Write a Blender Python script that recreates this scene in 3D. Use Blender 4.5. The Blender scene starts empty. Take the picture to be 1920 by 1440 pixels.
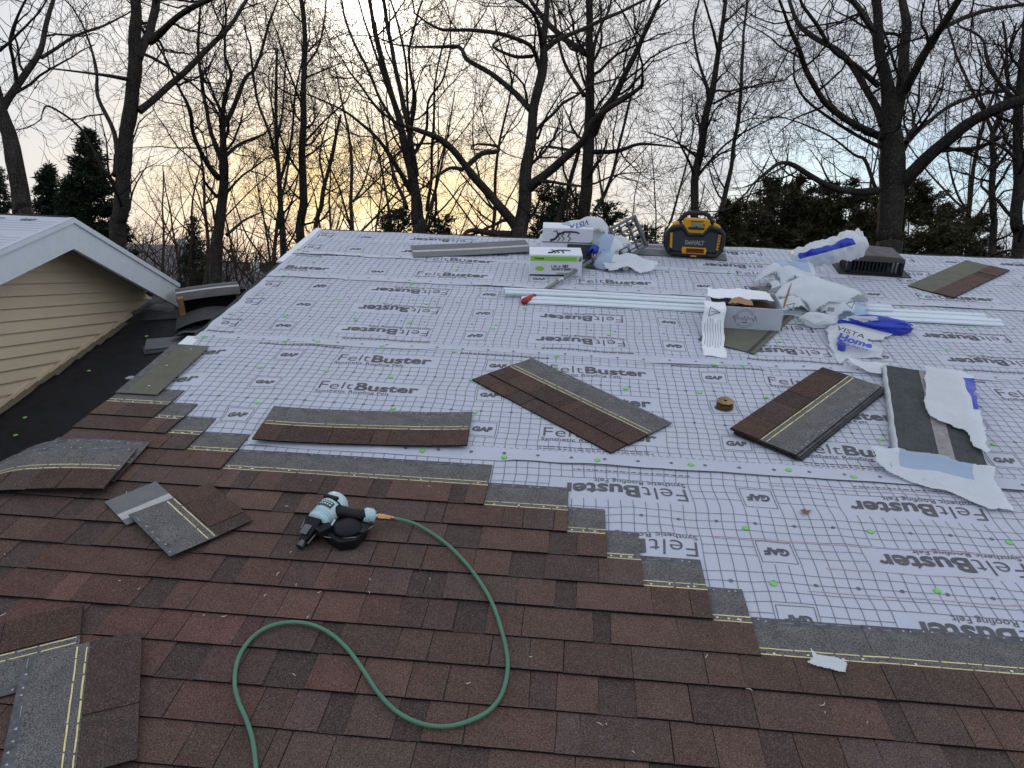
import bpy, bmesh, math, random
import numpy as np
from mathutils import Vector, Matrix, noise
R = math.radians
SC = bpy.context.scene
COL = SC.collection

# ------------------------------------------------------------------ camera
F_PX, YAW, PITCH, ROLL, SLOPE, CAM_H = 1442.0, -0.0718938, 0.150522, -0.0448375, 0.3159617, 1.8903535
def cam_axes():
    cy, sy, cp, sp = math.cos(YAW), math.sin(YAW), math.cos(PITCH), math.sin(PITCH)
    f = Vector((sy*cp, cy*cp, -sp)); r = Vector((cy, -sy, 0)); u = r.cross(f)
    cr, sr = math.cos(ROLL), math.sin(ROLL)
    return f, r*cr-u*sr, u*cr+r*sr
FW, RT, UP = cam_axes()
NRM = Vector((0, -math.sin(SLOPE), math.cos(SLOPE)))
VDIR = Vector((0, math.cos(SLOPE), math.sin(SLOPE)))
CAM = NRM*CAM_H
ROOF = Matrix(((1, 0, 0, 0), (0, VDIR.y, NRM.y, 0), (0, VDIR.z, NRM.z, 0), (0, 0, 0, 1)))   # roof frame: u along the eave, v up the slope, w off the deck
cd = bpy.data.cameras.new('camera'); cam = bpy.data.objects.new('camera', cd); COL.objects.link(cam)
cd.sensor_width = 36; cd.lens = F_PX/1920*36; cd.clip_start = .05; cd.clip_end = 2000
mw = Matrix((RT, UP, -FW)).transposed().to_4x4(); mw.translation = CAM; cam.matrix_world = mw
SC.camera = cam

# ------------------------------------------------------------------ sky, sun, exposure
SUN_EL, SUN_AZ = R(16.1), R(-15.2)          # azimuth measured from +Y towards +X
SUN_DIR = Vector((math.sin(SUN_AZ)*math.cos(SUN_EL), math.cos(SUN_AZ)*math.cos(SUN_EL), math.sin(SUN_EL)))
SC.view_settings.view_transform = 'Standard'; SC.view_settings.look = 'None'
SC.view_settings.exposure = .46; SC.view_settings.gamma = 1
SC.render.engine = 'CYCLES'; SC.cycles.use_denoising = True
SC.cycles.max_bounces = 4; SC.cycles.diffuse_bounces = 2; SC.cycles.glossy_bounces = 2; SC.cycles.use_adaptive_sampling = True; SC.cycles.adaptive_threshold = .02; SC.cycles.transparent_max_bounces = 8
world = bpy.data.worlds.new('World'); SC.world = world; world.use_nodes = True

class NT:
    """small helper to wire shader nodes"""
    def __init__(s, tree): s.t = tree; s.n = tree.nodes; s.l = tree.links
    def put(s, sock, val):
        if isinstance(val, bpy.types.NodeSocket): s.l.new(val, sock)
        elif val is not None: sock.default_value = val
    def node(s, typ, ins=(), **props):
        nd = s.n.new(typ)
        for k, v in props.items(): setattr(nd, k, v)
        for k, v in (ins.items() if isinstance(ins, dict) else enumerate(ins)): s.put(nd.inputs[k], v)
        return nd
    def math(s, op, a, b=None, clamp=False): return s.node('ShaderNodeMath', [a, b], operation=op, use_clamp=clamp).outputs[0]
    def vmath(s, op, a, b=None, scale=None):
        nd = s.node('ShaderNodeVectorMath', [a, b], operation=op)
        if scale is not None: s.put(nd.inputs['Scale'], scale)
        return nd.outputs['Value'] if op in ('DOT_PRODUCT', 'LENGTH') else nd.outputs[0]
    def mix(s, fac, a, b, blend='MIX'):
        nd = s.n.new('ShaderNodeMix'); nd.data_type = 'RGBA'; nd.blend_type = blend
        s.put(nd.inputs[0], fac); s.put(nd.inputs[6], rgba(a)); s.put(nd.inputs[7], rgba(b)); return nd.outputs[2]
    def ramp(s, fac, lo, hi, a=0., b=1., smooth=True):
        nd = s.n.new('ShaderNodeMapRange'); nd.interpolation_type = 'SMOOTHSTEP' if smooth else 'LINEAR'
        for i, v in enumerate((fac, lo, hi, a, b)): s.put(nd.inputs[i], v)
        return nd.outputs[0]
    def noise(s, vec, scale, detail=2., rough=.5, dist=0.):
        nd = s.node('ShaderNodeTexNoise', {'Scale': scale, 'Detail': detail, 'Roughness': rough, 'Distortion': dist})
        s.put(nd.inputs['Vector'], vec); return nd.outputs[0]
def rgba(c):
    return (*c, 1.) if isinstance(c, tuple) and len(c) == 3 else c

def build_sky():
    w = NT(world.node_tree); w.n.clear()
    d = w.vmath('NORMALIZE', w.node('ShaderNodeTexCoord').outputs['Generated'])
    sky = w.node('ShaderNodeTexSky', sky_type='NISHITA', sun_disc=False)
    sky.sun_elevation = SUN_EL; sky.sun_rotation = SUN_AZ; sky.altitude = 100; sky.dust_density = 1.5
    dot = w.vmath('DOT_PRODUCT', d, tuple(SUN_DIR)); cs = w.math('MAXIMUM', dot, 0.)
    el = w.node('ShaderNodeSeparateXYZ', [d]).outputs[2]
    # thin overcast, lit through by the low sun
    st = w.vmath('MULTIPLY', d, (1., 1., 3.2))
    n1 = w.noise(st, 3.2, 5., .55, .4); n2 = w.noise(st, 9., 4., .6, .6)
    base = w.mix(w.ramp(dot, -.1, .95), (.60, .65, .76), (.405, .435, .495))
    base = w.mix(1., base, w.node('ShaderNodeCombineColor', [w.ramp(n1, .25, .75, .90, 1.10)]*3).outputs[0], 'MULTIPLY')
    def glow(power, col, amount):
        nonlocal base
        g = w.math('MULTIPLY', w.math('POWER', cs, power), amount)
        base = w.mix(g, base, col, 'ADD')
    nsoft = w.ramp(n2, .2, .8, .85, 1.1)
    glow(7., (.10, .085, .06), 1.)
    glow(26., (.25, .20, .11), nsoft)
    glow(170., (.42, .37, .26), nsoft)
    glow(1100., (2.2, 2.1, 1.9), 1.)
    glow(12000., (9., 8.6, 7.8), 1.)
    # warm band low under the sun
    lowband = w.math('EXPONENT', w.math('MULTIPLY', w.math('POWER', w.math('DIVIDE', w.math('SUBTRACT', el, .085), .078), 2.), -1.))
    az = w.vmath('NORMALIZE', w.vmath('MULTIPLY', d, (1., 1., 0.)))
    azs = w.math('MAXIMUM', w.vmath('DOT_PRODUCT', az, tuple(Vector((SUN_DIR.x, SUN_DIR.y, 0)).normalized())), 0.)
    wb = w.math('MULTIPLY', w.math('MULTIPLY', lowband, w.math('POWER', azs, 38.)), w.ramp(n2, .28, .6, .35, 1.))
    base = w.mix(w.math('MULTIPLY', wb, .95, True), base, (1.0, .70, .27))
    pink = w.math('MULTIPLY', w.math('EXPONENT', w.math('MULTIPLY', w.math('POWER', w.math('DIVIDE', w.math('SUBTRACT', el, .01), .04), 2.), -1.)), w.math('POWER', azs, 16.))
    base = w.mix(w.math('MULTIPLY', pink, .55), base, (.80, .60, .46))
    # gaps with clear sky between the cloud sheets
    gap = w.math('MULTIPLY', w.ramp(n1, .46, .62, 1., 0.), w.ramp(el, .24, .12))
    gap = w.math('MULTIPLY', gap, w.ramp(azs, .955, .86))
    clear = w.mix(.55, w.vmath('SCALE', sky.outputs[0], scale=.10), (.36, .60, .82))
    base = w.mix(w.math('MULTIPLY', gap, .85), base, clear)
    col = w.mix(.06, w.vmath('SCALE', base, scale=10.), sky.outputs[0])
    bg = w.node('ShaderNodeBackground', {'Color': col, 'Strength': .1})
    w.l.new(bg.outputs[0], w.node('ShaderNodeOutputWorld').inputs[0])
build_sky()
sl = bpy.data.lights.new('sun', 'SUN'); sl.energy = .7; sl.angle = R(10); sl.color = (1, .86, .66)
so = bpy.data.objects.new('sun', sl); COL.objects.link(so)
so.rotation_euler = SUN_DIR.to_track_quat('Z', 'Y').to_euler()

# ------------------------------------------------------------------ pixel -> place helpers (measured once from the photograph)
def ray(px, py): return FW*F_PX + RT*(px-960) - UP*(py-720)
def ruv(px, py, w=0.):
    """roof coordinates (u, v) of the spot seen at a photo pixel, on a sheet w above the deck"""
    d = ray(px, py); t = -(CAM_H-w)/d.dot(NRM); p = CAM + d*t
    return Vector((p.x, p.dot(VDIR)))
def at_depth(px, py, Y):
    d = ray(px, py); return CAM + d*((Y-CAM.y)/d.y)
def on_roof(u, v, w=0., ang=0.): return ROOF @ Matrix.Translation((u, v, w)) @ Matrix.Rotation(ang, 4, 'Z')

# ------------------------------------------------------------------ object helpers
def tag(o, label=None, cat=None, group=None, kind=None):
    for k, v in (('label', label), ('category', cat), ('group', group), ('kind', kind)):
        if v: o[k] = v
    return o
def thing(name, label, cat, M=None, group=None):
    o = bpy.data.objects.new(name, None); COL.objects.link(o); o.empty_display_size = .05
    if M is not None: o.matrix_world = M
    return tag(o, label, cat, group)
class MB:
    def __init__(s): s.v = []; s.f = []; s.m = []
    def add(s, vs, fs, mat=0):
        b = len(s.v); s.v += [tuple(v) for v in vs]
        s.f += [tuple(b+i for i in f) for f in fs]; s.m += [mat]*len(fs)
        return s
    def box(s, c, d, rot=None, mat=0, taper=1.):
        x, y, z = d[0]/2, d[1]/2, d[2]/2; vs = []
        for sz in (-1, 1):
            k = taper if sz > 0 else 1.
            for sx, sy in ((-1, -1), (1, -1), (1, 1), (-1, 1)):
                p = Vector((sx*x*k, sy*y*k, sz*z))
                if rot is not None: p = rot @ p
                vs.append(p + Vector(c))
        return s.add(vs, [(3, 2, 1, 0), (4, 5, 6, 7), (0, 1, 5, 4), (1, 2, 6, 5), (2, 3, 7, 6), (3, 0, 4, 7)], mat)
    def prism(s, poly, z0, z1, M=None, mat=0):
        n = len(poly); vs = [Vector((x, y, z0)) for x, y in poly] + [Vector((x, y, z1)) for x, y in poly]
        if M is not None: vs = [M @ v for v in vs]
        return s.add(vs, [tuple(range(n-1, -1, -1)), tuple(range(n, 2*n))] + [(i, (i+1) % n, n+(i+1) % n, n+i) for i in range(n)], mat)
    def tube(s, pts, rad, sides=8, mat=0, caps=True):
        pts = [Vector(p) for p in pts]; n = len(pts); vs = []
        rad = rad if hasattr(rad, '__len__') else [rad]*n
        prev = None
        for i, p in enumerate(pts):
            t = (pts[min(i+1, n-1)]-pts[max(i-1, 0)]).normalized()
            if prev is None: e1 = t.orthogonal().normalized()
            else: e1 = (prev - t*prev.dot(t)).normalized()
            prev = e1; e2 = t.cross(e1)
            for k in range(sides):
                a = 2*math.pi*k/sides; vs.append(p + (e1*math.cos(a)+e2*math.sin(a))*rad[i])
        fs = [(i*sides+k, i*sides+(k+1) % sides, (i+1)*sides+(k+1) % sides, (i+1)*sides+k) for i in range(n-1) for k in range(sides)]
        if caps: fs += [tuple(range(sides-1, -1, -1)), tuple(range((n-1)*sides, n*sides))]
        return s.add(vs, fs, mat)
    def lathe(s, prof, M=None, sides=20, mat=0):
        vs = []; n = len(prof)
        for r, z in prof:
            for k in range(sides):
                a = 2*math.pi*k/sides; p = Vector((r*math.cos(a), r*math.sin(a), z)); vs.append(M @ p if M is not None else p)
        fs = [(i*sides+k, i*sides+(k+1) % sides, (i+1)*sides+(k+1) % sides, (i+1)*sides+k) for i in range(n-1) for k in range(sides)]
        fs += [tuple(range(sides-1, -1, -1)), tuple(range((n-1)*sides, n*sides))]
        return s.add(vs, fs, mat)
    def slab(s, x0, x1, y0, y1, z0, z1, nx=1, ny=1, fn=None, matfn=None, ys=None, mat=0, edge=None, front_only=False):
        ys = ys or [y0+(y1-y0)*j/ny for j in range(ny+1)]; ny = len(ys)-1
        xs = [x0+(x1-x0)*i/nx for i in range(nx+1)]; vs = []
        for z in (z0, z1):
            for y in ys:
                for x in xs: vs.append(fn(x, y, z) if fn else (x, y, z))
        W = nx+1; T = W*(ny+1)
        for j in range(ny):
            m = matfn((ys[j]+ys[j+1])/2) if matfn else mat
            b = len(s.v)
            s.f += [(b+T+j*W+i, b+T+j*W+i+1, b+T+(j+1)*W+i+1, b+T+(j+1)*W+i) for i in range(nx)]
            s.f += [(b+j*W+i, b+(j+1)*W+i, b+(j+1)*W+i+1, b+j*W+i+1) for i in range(nx)]
            s.f += [(b+j*W, b+T+j*W, b+T+(j+1)*W, b+(j+1)*W), (b+j*W+nx, b+(j+1)*W+nx, b+T+(j+1)*W+nx, b+T+j*W+nx)]
            s.m += [m]*(2*nx)+[m if edge is None or front_only else edge]*2
        b = len(s.v)
        m0 = matfn(ys[0]) if matfn else mat; m1 = matfn(ys[-1]) if matfn else mat
        if edge is not None: m0 = m1 = edge
        s.f += [(b+i, b+i+1, b+T+i+1, b+T+i) for i in range(nx)]; s.m += [m0]*nx
        o = ny*W
        s.f += [(b+o+i, b+T+o+i, b+T+o+i+1, b+o+i+1) for i in range(nx)]; s.m += [m1]*nx
        s.v += [tuple(v) for v in vs]
        return s
    def mesh(s, name, mats, smooth=False):
        me = bpy.data.meshes.new(name); me.from_pydata(s.v, [], s.f)
        for m in (mats if isinstance(mats, (list, tuple)) else [mats]): me.materials.append(m)
        if len(me.materials) > 1: me.polygons.foreach_set('material_index', s.m)
        if smooth: me.polygons.foreach_set('use_smooth', [True]*len(s.f))
        return me
    def build(s, name, mats, parent=None, M=None, smooth=False, color=None, bevel=0., kind=None):
        return link(name, s.mesh(name, mats, smooth), parent, M, color, bevel, kind)
def link(name, me, parent=None, M=None, color=None, bevel=0., kind=None):
    o = bpy.data.objects.new(name, me); COL.objects.link(o)
    if parent is not None: o.parent = parent
    if M is not None:
        if parent is not None: o.matrix_local = M
        else: o.matrix_world = M
    if color is not None: o.color = rgba(tuple(color))
    if bevel:
        b = o.modifiers.new('bevel', 'BEVEL'); b.width = bevel; b.segments = 2; b.limit_method = 'ANGLE'; b.angle_limit = R(35)
    if kind: o['kind'] = kind
    return o

# ------------------------------------------------------------------ materials
MATS = {}
def mat(name, col, rough=.7, spec=.3, metal=0., var=.12, vscale=6., grain=0., gscale=300., bump=0., bscale=200., objcol=False, trans=0., clear=0., coat=0., dirt=0., ripple=0.):
    if name in MATS: return MATS[name]
    m = bpy.data.materials.new(name); m.use_nodes = True; t = NT(m.node_tree); t.n.clear()
    pos = t.node('ShaderNodeTexCoord').outputs['Object']
    c = t.node('ShaderNodeObjectInfo').outputs['Color'] if objcol else t.node('ShaderNodeRGB').outputs[0]
    if not objcol: c.default_value = rgba(col)
    def scaled(c, f): return t.mix(1., c, t.node('ShaderNodeCombineColor', [f, f, f]).outputs[0], 'MULTIPLY')
    if var: c = scaled(c, t.ramp(t.noise(pos, vscale, 4., .6), .25, .75, 1-var, 1+var, False))
    if grain:
        g = t.noise(pos, gscale, 2., .7)
        c = scaled(c, t.ramp(g, .33, .68, 1-grain, 1+grain, False))
        sp = t.node('ShaderNodeTexVoronoi', {'Vector': pos, 'Scale': gscale*1.5}).outputs['Color']
        spk = t.ramp(t.node('ShaderNodeSeparateColor', [sp]).outputs[0], .80, .98, 0., .42*min(1, grain*2))
        c = t.mix(spk, c, (.26, .20, .165))
    if dirt:
        dn = t.math('MULTIPLY', t.ramp(t.noise(pos, 1.7, 6., .65), .45, .8), t.ramp(t.noise(pos, 14., 4., .7), .35, .75))
        c = t.mix(t.math('MULTIPLY', dn, dirt), c, (.36, .30, .26))
    b = t.node('ShaderNodeBsdfPrincipled', {'Base Color': c, 'Metallic': metal, 'Specular IOR Level': spec, 'Coat Weight': coat})
    rr = t.ramp(t.noise(pos, vscale*3, 3.), .3, .7, max(0, rough-.08), min(1, rough+.08))
    t.put(b.inputs['Roughness'], rr)
    if ripple:
        rp_ = t.noise(t.vmath('MULTIPLY', pos, (1., .6, 1.)), 7., 4., .55, .8)
        bn = t.node('ShaderNodeBump', {'Strength': ripple, 'Distance': .02, 'Height': rp_}); t.put(b.inputs['Normal'], bn.outputs[0])
    elif bump:
        bn = t.node('ShaderNodeBump', {'Strength': bump, 'Distance': .002, 'Height': t.noise(pos, bscale, 3., .7)})
        t.put(b.inputs['Normal'], bn.outputs[0])
    sh = b.outputs[0]
    if trans:
        tr = t.node('ShaderNodeBsdfTranslucent', {'Color': c})
        sh = t.node('ShaderNodeMixShader', [trans, sh, tr.outputs[0]]).outputs[0]
    if clear: sh = t.node('ShaderNodeMixShader', [clear, sh, t.node('ShaderNodeBsdfTransparent').outputs[0]]).outputs[0]
    t.l.new(sh, t.node('ShaderNodeOutputMaterial').inputs[0])
    MATS[name] = m; return m
M_TAB = mat('granule_tab', (0, 0, 0), .92, .15, objcol=True, var=.16, vscale=9, grain=.62, gscale=250, bump=.5, bscale=330)
M_EDGE = mat('asphalt_shadow_edge', (.010, .010, .010), .8, .2, var=.2, vscale=40)  # black asphalt edge that also paints the shadow line under each course
M_LAP = mat('granule_headlap', (.125, .121, .116), .85, .25, var=.25, vscale=11, grain=.75, gscale=230, bump=.4, bscale=330)
M_STRIP = mat('release_band', (.085, .085, .09), .55, .4, var=.5, vscale=26, grain=.25, gscale=60)
M_BACK = mat('shingle_back', (.055, .06, .06), .8, .25, var=.25, vscale=9, grain=.3, gscale=200, bump=.3)
M_BACKG = mat('shingle_back_grey', (.15, .155, .16), .75, .3, var=.15, vscale=9, grain=.15, gscale=200)
M_OLIVE = mat('starter_granule', (.135, .135, .10), .9, .2, var=.15, vscale=8, grain=.35, gscale=240, bump=.3)
M_PALE = mat('release_tape', (.42, .41, .40), .4, .4, var=.2, vscale=30)
M_PINK = mat('release_tape_dull', (.27, .245, .245), .6, .3, var=.3, vscale=30, grain=.2, gscale=90)
M_GLUE = mat('sealant_yellow', (.72, .62, .30), .6, .3, var=.2, vscale=60)
M_NAIL = mat('nail_head', (.75, .73, .62), .3, .5, metal=.6, var=.1)
M_FELT = mat('underlayment_white', (.50, .52, .59), .62, .3, var=.05, vscale=3.5, dirt=.42, ripple=.6)
M_INK = mat('felt_ink', (.115, .112, .116), .75, .2, var=.25, vscale=16)
M_INKL = mat('felt_ink_grid', (.15, .15, .175), .75, .2, var=.25, vscale=10)
M_CHALK = mat('chalk_line_red', (.56, .43, .47), .9, .1, var=.3, vscale=20)
M_CAP = mat('cap_green', (.19, .60, .10), .35, .5, var=.05)
M_BLACKFELT = mat('black_felt', (.0125, .0135, .016), .62, .3, var=.35, vscale=5, bump=.3, bscale=300)
M_DECK = mat('deck_plywood', (.30, .22, .14), .8, .2, var=.2)
M_STRIPM = mat('drip_edge_white', (.66, .71, .76), .35, .5, var=.04)
M_WHITE = mat('white_aluminium', (.74, .78, .80), .32, .5, var=.04)
M_SIDING = mat('siding_tan', (.74, .60, .415), .55, .3, var=.05, vscale=2.5, dirt=.15)
M_SOFFIT = mat('soffit_grey', (.66, .65, .61), .6, .3, var=.06)

# ------------------------------------------------------------------ the felted roof surface
FOLDS = [(-1.95, 5.22, -1.0, 4.66, .009), (-2.1, 4.95, -1.45, 4.78, .006), (-1.75, 4.86, -.95, 4.72, .005), (-2.0, 3.66, -1.2, 3.40, .005), (.9, 2.72, 1.9, 2.60, .005), (1.5, 2.46, 1.75, 2.0, .005), (-.4, 4.9, .3, 4.5, .004), (1.6, 4.9, 2.6, 4.3, .006), (-1.5, 3.3, -.9, 3.75, .004), (2.2, 3.4, 2.9, 3.9, .006), (.3, 5.6, 1.2, 5.45, .004)]
def wob(u, v):
    """height of the felt over the deck: slack waves between the nails"""
    a = noise.noise(Vector((u*1.7, v*2.1, 3.1)))*.55 + noise.noise(Vector((u*4.6+9, v*3.2, 1.7)))*.42
    b = 1-abs(noise.noise(Vector((u*2.9+v*1.3, v*2.2-u*.7, 8.3))))*2.2
    h = .0090 + .0072*a + .0048*max(0, b)**2
    for x0, y0, x1, y1, hh in FOLDS:
        dx, dy = x1-x0, y1-y0; t = max(0, min(1, ((u-x0)*dx+(v-y0)*dy)/(dx*dx+dy*dy)))
        d = math.hypot(u-x0-t*dx, v-y0-t*dy)
        if d < .08: h += hh*math.exp(-(d/.026)**2)*(1-(2*t-1)**4)
    return min(h, .0205)
L_SH, H_SH, EXPO = 1.0, .333, .143
# course number -> (v of its lower edge, u where it stops on the right)
COURSES = {-4: (3.120, -2.008), -3: (2.985, -1.872), -2: (2.853, -1.716), -1: (2.720, -1.489), 0: (2.588, -.313), 1: (2.447, .034), 2: (2.306, .187), 3: (2.163, .315), 4: (2.020, .540), 5: (1.873, .670)}
for k in range(6, 13): COURSES[k] = (1.735-.143*(k-6), 2.45)
CELL = .0508; PER = 24*CELL; ROWP = 7*CELL
#        v0     v1     flipped  GAF edge   row centres
SHEETS = [(1.30, 3.06, True, .900, (2.069, 2.424, 2.778)),
          (2.955, 4.20, False, -1.684, (3.218, 3.58, 3.94)),
          (4.095, 5.37, True, -.516, (4.362, 4.742, 5.103)),
          (5.270, 5.93, False, -1.540, (5.492, 5.848)),
          (5.826, 6.56, True, -.510, (6.030, 6.385))]
UL, UR = -2.262, 5.3
def sheet_w(i, u, v):
    v0 = SHEETS[i][0]; e = max(0., 1-(v-v0)/.16)
    lift = .0030*e + .0015 + (.011*max(0, noise.noise(Vector((u*2.3, i*7.1, 0)))+.1))*e*e if i else 0.
    k = laid(u, v)
    return (wob(u, v) + lift)*k + (.0018*(i % 2)+.0004)*(.4+.6*k)
def laid(u, v):
    """0 where shingles press the felt flat, rising to 1 clear of them"""
    d = 9.
    for vk, ur in COURSES.values():
        d = min(d, max(u-ur, v-vk-H_SH))
    d = min(d, max(u+2.10, v-4.0))
    return max(0., min(1., d/.09))

def text2d(body, bold=0., spacing=1., shear=0.):
    """flat outline mesh of a word, normalised to width 1 (height follows)"""
    cu = bpy.data.curves.new('t', 'FONT'); cu.body = body; cu.size = 1; cu.offset = bold; cu.space_character = spacing; cu.shear = shear
    cu.resolution_u = 3; cu.fill_mode = 'FRONT'
    ob = bpy.data.objects.new('t', cu); COL.objects.link(ob)
    dg = bpy.context.evaluated_depsgraph_get(); dg.update()
    me = ob.evaluated_get(dg).to_mesh(); bm = bmesh.new(); bm.from_mesh(me)
    bpy.data.objects.remove(ob); bpy.data.curves.remove(cu)
    xs = [v.co.x for v in bm.verts]; x0, x1 = min(xs), max(xs)
    for v in bm.verts: v.co = Vector(((v.co.x-x0)/(x1-x0), v.co.y/(x1-x0), 0))
    cap = max(v.co.y for v in bm.verts)
    bmesh.ops.triangulate(bm, faces=bm.faces)
    return bm, cap
def finish2d(bm, cuts):
    for k in range(1, cuts):
        bmesh.ops.bisect_plane(bm, geom=bm.verts[:]+bm.edges[:]+bm.faces[:], plane_co=(k/cuts, 0, 0), plane_no=(1, 0, 0))
    bm.verts.ensure_lookup_table(); bm.verts.index_update()
    vs = [(v.co.x, v.co.y) for v in bm.verts]; fs = [tuple(v.index for v in f.verts) for f in bm.faces]; bm.free()
    return vs, fs
_T = {}
def word(body, bold=0., cuts=1, spacing=1., shear=0.):
    k = (body, bold, cuts, spacing, shear)
    if k not in _T:
        bm, cap = text2d(body, bold, spacing, shear); vs, fs = finish2d(bm, cuts); _T[k] = (vs, fs, cap)
    return _T[k]
def put_word(mb, w, x, y, width, height, place, mat=0):
    """lay a word with its left baseline at x, y; place(x, y) gives the 3-D point"""
    vs, fs, cap = w
    mb.add([place(x+a*width, y+b/cap*height) for a, b in vs], fs, mat)

def felt_print(i, vmin, place_w, u0, u1, v1, parent):
    v0, _, flip, g, rows = SHEETS[i]
    def S(u): return (g-u) if flip else (u-g)
    ink = MB(); grid = MB()
    def P(u, v, dz=.0021):
        k = .0100*laid(u, v)
        u += k*noise.noise(Vector((u*1.6, v*6.5, 20+i))); v += .6*k*noise.noise(Vector((u*5., v*2., 40+i)))
        return (u, v, place_w(i, u, v)+dz)
    lo = max(v0+(.105 if i else 0), vmin)
    def band(v):
        for c in rows:
            if abs(v-c) < .0762-1e-4: return c
        return None
    def blank(s):
        s = (s+.0107) % PER-.0107
        return -.0105 < s < .1415 or .345 < s < .9545
    def hline(v, ua, ub, w=.0023):
        n = max(1, int((ub-ua)/.035)); b = len(grid.v)
        for k in range(n+1):
            u = ua+(ub-ua)*k/n; grid.v += [P(u, v-w/2), P(u, v+w/2)]
        grid.f += [(b+2*k, b+2*k+2, b+2*k+3, b+2*k+1) for k in range(n)]; grid.m += [0]*n
    def vline(u, va, vb, w=.0023):
        n = max(1, int((vb-va)/.03)); b = len(grid.v)
        for k in range(n+1):
            v = va+(vb-va)*k/n; grid.v += [P(u-w/2, v), P(u+w/2, v)]
        grid.f += [(b+2*k, b+2*k+1, b+2*k+3, b+2*k+2) for k in range(n)]; grid.m += [0]*n
    # cross lines
    ks = range(int((u0-g)/CELL)-2, int((u1-g)/CELL)+2)
    for k in ks:
        u = g + (.0107 if flip else -.0107) + k*CELL
        if not u0 < u < u1: continue
        s = S(u); edges = [lo]
        cuts = []
        for c in rows:
            m = (s+.0107) % PER-.0107
            if (.0 < m < .13) or (.37 < m < .93): cuts.append((c-.0762, c+.0762))
        a = lo
        for ca, cb in sorted(cuts):
            if ca > a and a < v1: vline(u, a, min(ca, v1))
            a = max(a, cb)
        if a < v1-.01: vline(u, a, v1)
    # course lines
    vs = []
    for c in rows:
        vs += [(c+.0762+k*CELL, False) for k in range(5)] + [(c-.0254, True), (c+.0254, True)]
    vs += [(rows[0]-.0762-k*CELL, False) for k in range(6)]
    done = set()
    for v, inrow in vs:
        key = round(v/.012)
        if key in done or not lo < v < v1: continue
        if not inrow and band(v) is not None: continue
        done.add(key)
        if not inrow: hline(v, u0, u1)
        else:
            for k in range(-6, 8):
                for sa, sb in ((.1417, .345), (.9545, PER-.0107)):
                    a, b = sa+k*PER, sb+k*PER
                    ua, ub = (g-b, g-a) if flip else (g+a, g+b)
                    ua, ub = max(ua, u0), min(ub, u1)
                    if ub > ua+.02: hline(v, ua, ub)
    # words and boxes
    felt_w, bust_w, syn_w, gaf_w = word('Felt', -.012, 5), word('Buster', .028, 8), word('Synthetic Roofing Felt', 0., 12), word('GAF', .05, 4, .95, .12)
    for c in rows:
        for k in range(-6, 8):
            def place(s, t):
                u = (g-(k*PER+s)) if flip else (g+k*PER+s); v = c-t if flip else c+t
                return P(u, v)
            def umid(s): return (g-(k*PER+s)) if flip else (g+k*PER+s)
            if u0+.01 < umid(.065) < u1-.01 and c-.07 > lo-.06:
                b = len(ink.v)                                                      # the box round GAF
                for q in range(4):
                    xa, ya, xb, yb = [(0, -.063, .131, -.063), (.131, -.063, .131, .063), (.131, .063, 0, .063), (0, .063, 0, -.063)][q]
                    for n_ in range(4):
                        f0, f1 = n_/4, (n_+1)/4
                        p0 = (xa+(xb-xa)*f0, ya+(yb-ya)*f0); p1 = (xa+(xb-xa)*f1, ya+(yb-ya)*f1)
                        ox, oy = (0, .0024) if q in (0, 2) else (.0024, 0)
                        if umid(p0[0]) < u0 or umid(p0[0]) > u1: continue
                        ink.add([place(p0[0]-ox/2, p0[1]-oy/2), place(p1[0]-ox/2, p1[1]-oy/2), place(p1[0]+ox/2, p1[1]+oy/2), place(p0[0]+ox/2, p0[1]+oy/2)], [(0, 1, 2, 3)])
                put_word(ink, gaf_w, .016, -.021, .098, .042, place)
            def clipword(w, x, y, wd, ht):
                vs_, fs_, cap = w; keep = []
                pts = [(x+a*wd, y+b_/cap*ht) for a, b_ in vs_]
                for f in fs_:
                    if all(u0+.005 < umid(pts[j][0]) < u1-.005 for j in f): keep.append(f)
                if keep: ink.add([place(*p) for p in pts], keep)
            clipword(felt_w, .365, -.034, .185, .083)
            clipword(bust_w, .562, -.034, .345, .083)
            clipword(syn_w, .358, -.074, .40, .028)
    # nailing marks
    def ring(u, v, r=.0085):
        n = 8; pts = []
        for q in range(n):
            a = 2*math.pi*q/n; pts += [P(u+math.cos(a)*r, v+math.sin(a)*r), P(u+math.cos(a)*(r-.0028), v+math.sin(a)*(r-.0028))]
        ink.add(pts, [(2*q, (2*q+2) % (2*n), (2*q+3) % (2*n), 2*q+1) for q in range(n)])
        for dx, dy in ((r, .0011), (.0011, r)):
            ink.add([P(u-dx, v-dy), P(u+dx, v-dy), P(u+dx, v+dy), P(u-dx, v+dy)], [(0, 1, 2, 3)])
    k = math.ceil((u0-g)/(3*CELL))
    while g+k*3*CELL+.04 < u1:
        u = g+k*3*CELL+.04
        if u > u0+.02:
            for c in rows[:-1]:
                if lo < c+.178 < v1: ring(u, c+.178)
            if i and v0+.048 < v1: ring(u, v0+.048)
        k += 1
    def micro(ua, v, wd):                                                           # lines too small to read in the photograph
        rg = random.Random(int(ua*1000)+7); x = ua
        while x < ua+wd:
            w = rg.uniform(.008, .03); ink.add([P(x, v), P(x+w, v), P(x+w, v+.005), P(x, v+.005)], [(0, 1, 2, 3)]); x += w+.007
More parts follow.
